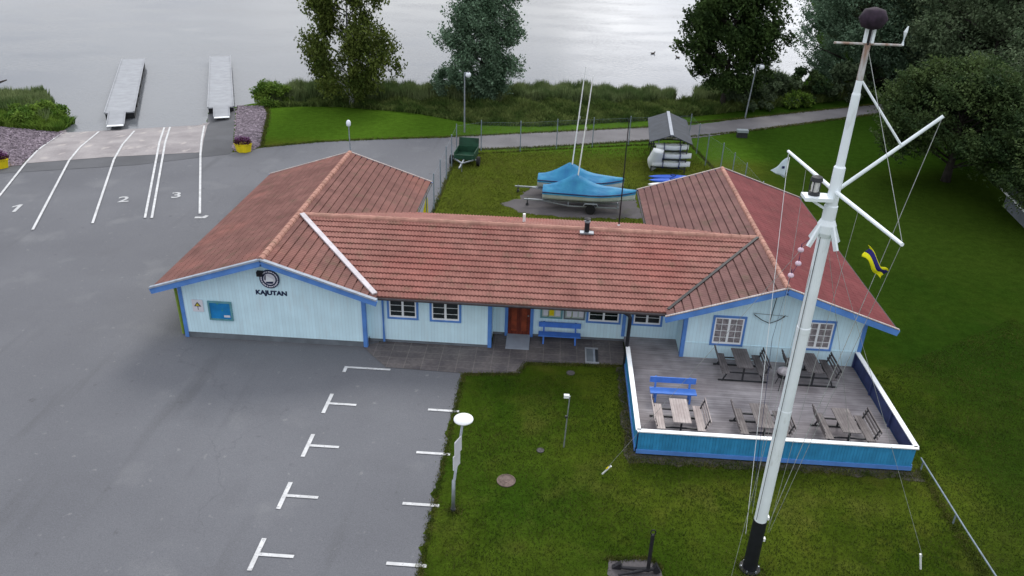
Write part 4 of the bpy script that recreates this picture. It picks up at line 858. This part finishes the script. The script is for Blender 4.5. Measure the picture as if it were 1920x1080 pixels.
# green utility trailer
t = thing('utility_trailer', 'dark green box trailer parked with its drawbar towards the clubhouse', 'trailer', (-6.2, 52.9, 0), R(-4))
MB().b2(-.72, .72, -.3, 1.4, .45, .52).b2(-.72, -.68, -.3, 1.4, .52, .95).b2(.68, .72, -.3, 1.4, .52, .95).b2(-.68, .68, 1.36, 1.4, .52, .95).obj('box', green_b, t)
MB().box((0, 1.5, 1.0), (1.42, .06, 1.0), M_=Matrix.Rotation(R(-12), 3, 'X')).obj('tailgate', green_b, t)
MB().b2(-.68, .68, -.3, -.26, .52, .78).obj('front_panel', green_b, t)
for s_ in (-1, 1):
    a, b = MB(), MB(); wheel(a, b, (0, s_*.95, .33), .33, .2)
    for mb in (a, b): mb.v = [(y_, x_, z_) for x_, y_, z_ in mb.v]
    wo = a.obj('wheel', rubber, t); b.obj('rim', galv, wo)
MB().beam((-.65, -.3, .48), (0, -1.1, .45), .07, .07).beam((.65, -.3, .48), (0, -1.1, .45), .07, .07).beam((0, -.4, .48), (0, -2.1, .42), .09, .09).beam((-.85, 0, .4), (.85, 0, .4), .08, .08).obj('drawbar', galv, t)
MB().tube([(.1, -1.7, .05), (.1, -1.7, .7)], .03, 8).obj('jockey_wheel', galv, t)

# ------------------------------------------------------------ jetties
def jetty(x, y, rz, L, W, label, gx, gl):
    t = thing('jetty', label, 'jetty', (x, y, -.5), rz, 'floating jetties by the slipway')
    MB().b2(-W/2, W/2, 0, L, .50, .60).obj('deck', alu, t)
    for s_ in (-1, 1): MB().b2(s_*W/2-.05, s_*W/2+.05, 0, L, .60, .66).obj('edge_beam', alu, t)
    k = 6
    for i in range(k):
        y0 = i*L/k+.15; MB().b2(-W/2+.02, W/2-.02, y0, y0+L/k*.66, -.12, .50).obj('float', float_m, t)
    MB().beam((gx, -gl, .34), (gx, .1, .63), 1.25, .05, ).obj('gangway', alu, t)
    for s_ in (-1, 1): MB().beam((gx+s_*.62, -gl, .38), (gx+s_*.62, .1, .68), .07, .1).obj('gangway_rail', alu, t)
    MB().b2(gx-.6, gx+.6, -gl-.35, -gl, .34, .38).obj('hinge_plate', white_p, t)
    return t
j1a = Vector((-36.76, 61.58)); j1b = Vector((-34.39, 62.0)); jd = Vector((-46.02, 82.34))-j1a
a1 = math.atan2(-jd.x, jd.y); c1 = (j1a+j1b)/2
jetty(c1.x, c1.y, a1, jd.length, 2.2, 'left grey floating jetty with gangway, slanting out from the slipway', -.15, 3.0)
j2a = Vector((-29.49, 64.66)); j2b = Vector((-27.26, 65.06)); jd = Vector((-37.92, 85.62))-j2a
a2 = math.atan2(-jd.x, jd.y); c2 = (j2a+j2b)/2
jetty(c2.x, c2.y, a2, jd.length, 2.05, 'right grey floating jetty with white-ended gangway beside the stone bank', .05, 2.3)
# driftwood / old boom end at far left
t = MB().tube([(-55.5, 69.0, -.35), (-51.9, 70.2, -.2), (-50.9, 70.8, .15)], [.16, .14, .05], 8).obj('floating_log', mat('wet_log', (.05, .04, .035), .8, var=.3)); tag(t, 'dark log jutting over the water behind the left reeds', 'log')
# planters
def leafy(name, m_, c, rad, n, size, par=None, sq=(1, 1, 1), up=0):
    d = RNG.normal(size=(n, 3)); d /= np.linalg.norm(d, axis=1)[:, None]; rr_ = RNG.uniform(.25, 1, (n, 1))**.5
    P = np.array(c)+d*rr_*rad*np.array(sq); return leaves(name, P, size, m_, par)
def leaves(name, P, size, m_, par=None, hang=0, aspect=.6):
    n = len(P); a = RNG.normal(size=(n, 3)); a[:, 2] = a[:, 2]*(1+hang)-hang; a /= np.linalg.norm(a, axis=1)[:, None]
    b = np.cross(a, RNG.normal(size=(n, 3))); b /= np.linalg.norm(b, axis=1)[:, None]
    s_ = (np.asarray(size)*RNG.uniform(.6, 1.35, n))[:, None] if np.ndim(size) == 0 else (size*RNG.uniform(.6, 1.35, n))[:, None]
    a = a*s_; b = b*s_*aspect
    V = np.stack([P-a, P-b*.9-a*.1, P+a, P+b*.9-a*.1], 1).reshape(-1, 3); Q = np.arange(4*n).reshape(n, 4)
    return npmesh(name, V, Q, m_, par)
for i, (x, y, l) in enumerate(((-22.12, 53.4, 'yellow planter with dark red flowers at the foot of the right stone bank'), (-36.2, 47.6, 'yellow planter at the left picture edge in front of the stone bank'))):
    t = thing('planter', l, 'planter', (x, y, 0), R(5), 'yellow flower planters')
    MB().lathe((0, 0, .03), [(.5, 0), (.62, .52), (.66, .55), (.66, .6), (.5, .6)], 6).obj('tub', yel_p, t); o = t.children[0]; o.scale = (1, .75, 1)
    leafy('flowers', flower_m, (0, 0, .72), .66, 900, .06, t, (1, .8, .45)); leafy('flowers', mauve_m, (0, .05, .95), .6, 350, .045, t, (1, .8, .35))

# ------------------------------------------------------------ vegetation
def leaf_mat(name, a, b, trans=.25, island=.35, scale=.9):
    mt = mat(name, a, .75, world=True, scale=scale, col2=b, spec=.15, island=island, lo=.38, hi=.62)
    nt = mt.node_tree; p = nt.nodes['Principled BSDF']; o = nt.nodes['Material Output']
    tr_ = N(nt, 'ShaderNodeBsdfTranslucent'); src = p.inputs['Base Color'].links[0].from_socket; nt.links.new(src, tr_.inputs['Color'])
    ms = N(nt, 'ShaderNodeMixShader'); ms.inputs[0].default_value = trans; nt.links.new(p.outputs[0], ms.inputs[1]); nt.links.new(tr_.outputs[0], ms.inputs[2]); nt.links.new(ms.outputs[0], o.inputs['Surface'])
    return mt
bark = mat('tree_bark', (.04, .035, .03), .9, scale=3, var=.35, bump=.02, bscale=12)
birch_b = mat('birch_bark', (.42, .42, .46), .8, scale=3, var=.1, extra=overlay(3.5, .52, .6, (.04, .04, .04), .9, stretch=(1, 1, 2.5)))
L_birch = leaf_mat('birch_leaves', (.045, .070, .012), (.12, .155, .032))
L_willow = leaf_mat('silver_willow_leaves', (.060, .110, .062), (.19, .29, .19), island=.3)
L_dark = leaf_mat('dark_maple_leaves', (.020, .042, .011), (.055, .095, .025))
L_wood = leaf_mat('woodland_leaves', (.048, .078, .038), (.125, .170, .092), scale=.4)
L_apple = leaf_mat('orchard_leaves', (.028, .056, .020), (.078, .118, .038), scale=.6)
L_bush = leaf_mat('bush_leaves', (.075, .15, .020), (.16, .25, .04))
L_reed = leaf_mat('reed_leaves', (.085, .135, .045), (.20, .25, .11), scale=.35)
L_mead = leaf_mat('meadow_leaves', (.055, .095, .022), (.13, .17, .05), scale=.7)
def tree(name, label, x, y, h, rad, base, m_, n_clump=90, per=320, leaf=.11, trunk_r=.25, barkm=bark, shape=None, hang=0, cl=(.9, .9, .6), group='trees along the lake shore', cat='tree', squash=(1, 1), lowz=None, seed=0, trunk_h=None, aspect=.6):
    rng = np.random.default_rng(seed+5)
    z0 = hz1(x, y); t = thing(name, label, cat, (x, y, z0), 0, group)
    th = trunk_h or h*.85
    mb = MB(); pts = [(math.sin(i*1.3+seed)*.12*i/6, math.cos(i*1.7+seed)*.12*i/6, th*i/6) for i in range(7)]; mb.tube(pts, [trunk_r*(1.15 if i == 0 else 1-.14*i) for i in range(7)], 8)
    shape = shape or (lambda q: math.sin(math.pi*min(1, max(0, q))**.75)**.6)
    C = []
    for i in range(n_clump):
        q = rng.uniform(0, 1)**.85; z = base+(h-base)*q; r_ = rad*shape(q)*rng.uniform(.35, 1.0)**.5; a = rng.uniform(0, 6.283)
        wob = 1+.22*math.sin(a*3+seed)+.15*math.sin(a*5+q*9+seed*2)
        C.append((r_*wob*math.cos(a)*squash[0], r_*wob*math.sin(a)*squash[1], z))
    C = np.array(C)
    lim = MB()
    for c in C[::3]:
        zz = max(base*.5, c[2]-.35*math.hypot(c[0], c[1])-.4); i = min(5, zz/th*6)
        p = Vector((pts[int(i)][0], pts[int(i)][1], min(zz, th))); mid = p.lerp(Vector(c), .5)+Vector((0, 0, .15)); lim.tube([p, mid, Vector(c)], [trunk_r*.28, trunk_r*.18, trunk_r*.06], 5)
    mb.obj('trunk', barkm, t, smooth=True); lim.obj('limbs', barkm, t, smooth=True)
    sz = rng.uniform(.7, 1.35, len(C)); P = []
    for c, s_ in zip(C, sz):
        k = int(per*s_); g = rng.normal(size=(k, 3)); g /= (np.linalg.norm(g, axis=1)[:, None]+1e-6); g *= rng.uniform(.0, 1, (k, 1))**.42
        g *= (1+.35*np.sin(g[:, :1]*7+g[:, 2:]*5+s_*20)); P.append(c+g*np.array(cl)*s_)
    P = np.concatenate(P); P = P[P[:, 2] > (.15 if lowz is None else lowz)]
    leaves('crown', P, leaf, m_, t, hang, aspect)
    return t
tree('birch_tree', 'tall yellow-green birch with an airy crown and pale trunk on the shore', -17.9, 67.9, 12.5, 3.7, 1.3, L_birch, 130, 300, .13, .2, birch_b, shape=lambda q: (.55+.5*q/.15 if q < .15 else 1.05-.6*(q-.15)), hang=.8, cl=(.85, .85, .9), seed=1)
tree('silver_willow', 'silvery green willow with a dense column crown behind the straight lamp', -6.7, 71.0, 12.5, 2.9, 1.2, L_willow, 120, 520, .11, .3, shape=lambda q: .55+1.6*q if q < .25 else .98-.35*abs(q-.35), cl=(1.0, 1.0, .8), seed=2)
tree('round_tree', 'dark round broadleaf tree standing alone by the leaning lamp', 14.9, 72.3, 11.3, 4.0, 2.2, L_dark, 170, 420, .13, .26, cl=(1.0, .9, .8), squash=(1, .62), shape=lambda q: (.62+1.3*q if q < .28 else math.sqrt(max(.05, 1-((q-.28)/.78)**2.2))), seed=3)
tree('silver_willow', 'huge grey-green willow at the lake edge behind the mast top', 31.3, 84, 15, 5.6, .6, L_willow, 170, 560, .12, .5, cl=(1.5, 1.5, 1.1), seed=4, shape=lambda q: .8+.3*math.sin(q*3), lowz=.2)
BW = [(36, 84, 15, 6.5), (44, 76, 16, 7.5), (37, 71.5, 14, 5.6), (46, 64, 13, 6.5), (56, 84, 17, 8), (36, 98, 15, 7), (48, 100, 16, 8), (45, 116, 15, 9), (60, 110, 17, 10), (56, 140, 17, 11), (70, 135, 17, 11), (60, 66, 15, 8)]
LB = ['broad dark tree behind the large willow, over the end of the path', 'very tall dark woodland tree at the upper right behind the mast ball', 'dark tree where the path disappears into shade', 'dark woodland tree at the right edge above the orchard tree', 'tall dark tree deep in the upper right wood', 'dark lakeside tree beyond the large willow', 'dark tree in the middle of the far wood', 'far dark tree beside the bright water', 'far dark tree inside the wood at the top edge', 'farthest lakeside tree at the top of the picture', 'farthest tree inside the wood at top right', 'dark tree at the far right edge of the wood']
for i, (x, y, h, r_) in enumerate(BW):
    tree('woodland_tree', LB[i], x, y, h, r_, 1.0, L_wood, 120, 460 if i < 6 else 220, .135 if i < 6 else .22, .4, cl=(1.7, 1.7, 1.1), seed=10+i, shape=lambda q: .75+.35*math.sin(q*3), group='woodland trees at upper right', lowz=.2)
tree('orchard_tree', 'spreading low green tree with short trunk shading the right lawn', 27.3, 54.4, 7.7, 4.5, 1.9, L_apple, 140, 620, .095, .3, cl=(1.15, 1.15, .7), seed=31, shape=lambda q: (.75+.9*q if q < .3 else math.sqrt(max(.04, 1-((q-.3)/.75)**2))), group='trees on the right lawn')
tree('orchard_tree', 'bushy green tree at the right picture edge over the pale roof', 30.6, 46.8, 7.0, 3.7, 1.7, L_apple, 95, 600, .095, .25, cl=(1.1, 1.1, .7), seed=33, shape=lambda q: (.75+.9*q if q < .3 else math.sqrt(max(.04, 1-((q-.3)/.75)**2))), group='trees on the right lawn')
tree('orchard_tree', 'dark tree standing behind the spreading low tree', 34.5, 60.5, 9.0, 5.2, 1.8, L_wood, 110, 320, .14, .3, cl=(1.3, 1.3, .8), seed=35, group='trees on the right lawn')
def bush(label, x, y, h, r_, m_, seed, per=260, leaf=.09, n=22):
    return tree('shrub', label, x, y, h, r_, .25, m_, n, per, leaf, .05, cl=(.45, .45, .35), seed=seed, shape=lambda q: math.sqrt(max(.05, 1-q*q*.8)), group='shrubs on the shore', cat='shrub', lowz=.05)
bush('bright green shrub at the end of the right stone bank', -25.2, 68.2, 1.7, 1.5, L_bush, 50)
bush('grey-green shrub at the foot of the straight silver willow', -9.7, 70.6, 3.2, 1.6, L_willow, 51)
bush('dark shrub between the leaning lamp and the big willow', 20.2, 75.3, 3.0, 2.6, L_wood, 52, 420, .12, 30)
bush('green shrub in the scrub beside the big willow', 23.4, 77.6, 2.6, 2.2, L_apple, 53, 380, .12, 26)
bush('dark scrubby shrub under the round tree', 16.8, 73.5, 2.4, 2.0, L_wood, 54, 380, .11, 26)
bush('low yellow-green shrub at the edge of the path grass', 22.3, 74.4, 1.1, 1.2, L_bush, 55)
bush('large dark green shrub behind the path bend', 27.0, 77.8, 3.2, 2.6, L_wood, 56, 420, .13, 30)
bush('broad leafy green bush on the left reed bank', -41.6, 59.6, 1.2, 2.1, L_bush, 57, 420, .11, 24)
# reeds: blades in bands
def blades(name, P, h, w_, m_, label, cat, lean=.12):
    n = len(P); a = RNG.uniform(0, 6.283, n); hh = h*RNG.uniform(.65, 1.15, n); dx = np.cos(a)*w_; dy = np.sin(a)*w_
    z = hz(P[:, 0], P[:, 1]); B = np.stack([P[:, 0], P[:, 1], np.maximum(z, -.6)], 1); l = RNG.normal(0, lean, (n, 2))*hh[:, None]
    V = np.stack([B+np.stack([-dx, -dy, 0*dx], 1), B+np.stack([dx, dy, 0*dx], 1), B+np.stack([dx*.9+l[:, 0]*.4, dy*.9+l[:, 1]*.4, hh*.6], 1), B+np.stack([l[:, 0], l[:, 1], hh], 1), B+np.stack([-dx*.9+l[:, 0]*.4, -dy*.9+l[:, 1]*.4, hh*.6], 1)], 1).reshape(-1, 3)
    Q = np.arange(5*n).reshape(n, 5); o = npmesh(name, V, Q, m_); o['kind'] = 'stuff'; o['label'] = label; o['category'] = cat; return o
def inpoly(poly, n):
    x0, x1 = min(p[0] for p in poly), max(p[0] for p in poly); y0, y1 = min(p[1] for p in poly), max(p[1] for p in poly); out_ = []; c = 0
    while c < n:
        P = np.stack([RNG.uniform(x0, x1, n), RNG.uniform(y0, y1, n)], 1); ins = np.zeros(n, bool)
        for (ax, ay), (bx, by) in zip(poly, poly[1:]+poly[:1]):
            if ay == by: continue
            ins ^= ((ay > P[:, 1]) != (by > P[:, 1])) & (P[:, 0] < (bx-ax)*(P[:, 1]-ay)/(by-ay)+ax)
        out_.append(P[ins]); c += ins.sum()
    return np.concatenate(out_)[:n]
def outside(P, poly):
    ins = np.zeros(len(P), bool)
    for (ax, ay), (bx, by) in zip(poly, poly[1:]+poly[:1]):
        if ay == by: continue
        ins ^= ((ay > P[:, 1]) != (by > P[:, 1])) & (P[:, 0] < (bx-ax)*(P[:, 1]-ay)/(by-ay)+ax)
    return P[~ins]
GRV = [(-3.1, 45.6), (-2.2, 46.8), (-1.25, 49.0), (.83, 49.8), (5.2, 47.9), (5.6, 44.3), (.5, 43.9), (-1.7, 44.3)]
GRV2 = [(2.15, 17.15), (3.45, 17.3), (3.75, 16.9), (3.7, 15.9), (2.5, 15.7)]
def hvar(P, base, amp=.25): return base*(1+amp*np.sin(P[:, 0]*.9)*np.cos(P[:, 1]*1.3+P[:, 0]*.35)+.12*np.sin(P[:, 0]*3.1))
def reeds(poly, n, h, label, w_=.035):
    P = inpoly(poly, n); return blades('reed_bed', P, hvar(P, h, .16), w_, L_reed, label, 'reeds')
reeds([(-26.5, 68.8), (-19, 69.2), (-5, 70.8), (-3.5, 75.2), (-15, 74), (-24.5, 72)], 34000, 1.5, 'tall dark reeds along the shore behind the left lawn')
reeds([(-5, 71.5), (4, 71.5), (10.2, 73.5), (11.2, 76), (3, 77.6), (-5, 75.5)], 34000, 1.4, 'tall green reeds on the shore between willow and round tree')
reeds([(12.4, 73.5), (20, 79), (25, 84), (22, 86.5), (13.6, 79)], 14000, 1.5, 'reeds behind the round dark tree')
reeds([(-39.3, 57.9), (-42, 60), (-60, 61), (-60, 66.5), (-47, 67), (-46.2, 68.6), (-42.6, 64.4), (-40.2, 60.5)], 20000, 1.0, 'reeds on the point left of the slipway', .04)
P = inpoly([(-25, 66.8), (-19, 67.6), (-11.5, 65.8), (-6, 63.2), (-1.4, 63.6), (9.4, 67.7), (13.5, 70.5), (22, 75), (30, 79.5), (30, 84), (20, 80), (11, 75), (3, 73.2), (-5, 72.5), (-20, 69.8)], 52000)
blades('meadow', P, np.clip(.35+.28*np.minimum(P[:, 1]-(64+.12*np.abs(P[:, 0]+2)), 6)/3, .15, .75)*(1+.3*np.sin(P[:, 0]*1.7+P[:, 1])), .05, L_mead, 'uncut meadow strip between mown lawn and reeds', 'meadow', .35)
P = inpoly([(-50, 57.0), (-44, 57.0), (-38.2, 57.2), (-38.4, 60), (-42, 62.5), (-50, 63)], 14000); blades('meadow', P, hvar(P, .7, .3), .05, L_bush, 'leafy green ground cover on the left bank', 'ground cover', .4)
# grass tufts: lawn edges, round posts and the terrace
def edge_pts(pts, n, spread):
    L = [math.dist(a, b) for a, b in zip(pts, pts[1:])]; out_ = []
    for (a, b), l in zip(zip(pts, pts[1:]), L):
        k = int(n*l/sum(L)); t_ = RNG.uniform(0, 1, k)[:, None]; out_.append(np.array(a)*(1-t_)+np.array(b)*t_+RNG.normal(0, spread, (k, 2)))
    return np.concatenate(out_)
L_tuft = leaf_mat('tuft_grass', (.060, .090, .014), (.120, .125, .034), scale=1.5)
P = np.concatenate([edge_pts([(-3.15, 5), (-3.15, 26.4), (-1, 26.7), (-.72, 27.5), (3.2, 27.75)], 9000, .07), edge_pts([(3.2, 27.5), (3.15, 21.7), (12.9, 21.8), (13.1, 22.2), (13.1, 16)], 6000, .12), edge_pts([(2.15, 17.15), (3.45, 17.3), (3.75, 16.9)], 900, .05), edge_pts([(6.0, 17.2), (6.6, 17.2)], 500, .2), edge_pts([(-2.6, 18.7), (-2.45, 18.75)], 300, .12)])
blades('grass_tufts', P, .075*np.ones(len(P)), .012, L_tuft, 'ragged grass tufts along the lawn edges', 'grass', .5)
P = np.concatenate([edge_pts([(-21.3, 54.6), (-17.5, 56.65), (-13.8, 57.9), (-8.3, 59.4), (-1.8, 61.7), (7.4, 64.9), (16.6, 69.5), (30, 76.8)], 5000, .1), edge_pts([(-7, 56.2), (-1.6, 57.7), (7.7, 61.1), (15.7, 65.1), (28.8, 73)], 4000, .1), edge_pts([(-7, 41.3), (-7.05, 55), (2.8, 58.5), (10.4, 60.9), (11.5, 53.3), (12.7, 42)], 3500, .07), edge_pts([(-21.4, 54.7), (-24, 63.7), (-25.3, 67)], 1800, .15)])
blades('grass_tufts', P, .14*np.ones(len(P)), .02, L_tuft, 'grass tufts along the path and the chain-link fence', 'grass', .5)
# lawn blades in the near lawn, sparse, to break the surface
P = inpoly([(-3.0, 14.5), (-3.0, 26), (3, 27.3), (3, 21.5), (13, 21.5), (13.3, 28), (22, 34), (24, 20), (16, 12)], 90000); P = outside(P, GRV2)
blades('lawn_blades', P, hvar(P, .05, .3), .011, leaf_mat('lawn_blade_green', (.034, .062, .008), (.072, .092, .016), scale=.6, island=.2), 'short mown grass blades of the near lawn', 'grass', .6)
P = inpoly([(-6.8, 42), (-6.8, 55), (10, 60), (12, 50), (12, 42.5), (5, 38), (-6, 38)], 40000); P = outside(P, GRV)
blades('lawn_blades', P, hvar(P, .08, .3), .02, leaf_mat('yard_blade_green', (.095, .125, .018), (.140, .160, .032), scale=.5, island=.2), 'yellow-green grass of the boat yard', 'grass', .6)
# stones
def stones(poly, n, label):
    P = inpoly(poly, n); s_ = RNG.uniform(.05, .13, n); ang = RNG.uniform(0, 6.28, n); V = []
    base = np.array([(-1, -1, 0), (1, -1, 0), (1, 1, 0), (-1, 1, 0), (-.55, -.5, 1), (.6, -.45, 1), (.5, .6, 1), (-.6, .5, 1)])*np.array([1, .8, .8]); n0 = base[None]*s_[:, None, None]*RNG.uniform(.7, 1.3, (n, 8, 1))
    c, s2 = np.cos(ang)[:, None], np.sin(ang)[:, None]; X_ = n0[:, :, 0]*c-n0[:, :, 1]*s2; Y_ = n0[:, :, 0]*s2+n0[:, :, 1]*c; z = hz(P[:, 0], P[:, 1])+.03
    V = np.stack([X_+P[:, :1], Y_+P[:, 1:], n0[:, :, 2]+z[:, None]], -1).reshape(-1, 3); f = np.array([(4, 5, 6, 7), (0, 1, 5, 4), (1, 2, 6, 5), (2, 3, 7, 6), (3, 0, 4, 7)]); Q = (np.arange(n)[:, None, None]*8+f[None]).reshape(-1, 4)
    o = npmesh('loose_stones', V, Q, stone_i); o['kind'] = 'stuff'; o['label'] = label; o['category'] = 'stones'
stone_i = mat('mauve_stones', (.145, .12, .142), .9, world=True, scale=2, col2=(.24, .20, .235), island=.4)
stones([(-27.9, 67.4), (-25.5, 67), (-24.1, 63.7), (-21.5, 54.8), (-21.8, 53.7), (-22.8, 53.5), (-27.6, 66.7)], 5200, 'mauve stones of the bank right of the slipway')
stones([(-44, 56.5), (-37.9, 57.4), (-35.35, 48.5), (-36.2, 47.5), (-44, 46)], 5200, 'mauve stones of the bank left of the slipway')
# pale shed roof at right
t = thing('garden_shed', 'low shed with pale grey roof half hidden under the right edge tree', 'shed', (30.2, 47.6, 0), R(-8))
MB().b2(-1.5, 3.5, -2.6, 1.9, 0, 1.5).obj('wall', plinth_m, t); MB().add([(-1.9, -3, 1.25), (3.9, -3, 1.25), (3.9, 2.3, 1.95), (-1.9, 2.3, 1.95), (-1.9, -3, 1.17), (3.9, -3, 1.17), (3.9, 2.3, 1.87), (-1.9, 2.3, 1.87)], [(0, 1, 2, 3), (7, 6, 5, 4), (0, 4, 5, 1), (1, 5, 6, 2), (2, 6, 7, 3), (3, 7, 4, 0)]).obj('roof', mat('pale_metal_roof', (.13, .145, .165), .5, var=.15), t)
MB().b2(-1.96, -1.90, -3.0, 2.3, 1.1, 1.22).obj('fascia', white_p, t)
# ducks
def duck(x, y, rz, label):
    o = MB().ball((0, 0, .05), .2, 12, (1.3, .7, .5)).ball((.26, 0, .2), .07, 8).tube([(.18, 0, .1), (.26, 0, .2)], [.06, .045], 6).tube([(.3, 0, .19), (.4, 0, .17)], [.03, .015], 6).tube([(-.2, 0, .08), (-.36, 0, .14)], [.08, .02], 6).obj('duck', duck_m, smooth=True)
    o.location = (x, y, -.5); o.rotation_euler = (0, 0, rz); tag(o, label, 'duck', 'ducks on the lake')
duck(11.5, 101.5, .5, 'small dark duck on the bright water, the left one'); duck(14.3, 99.5, 2.4, 'small dark duck on the bright water, the right one')
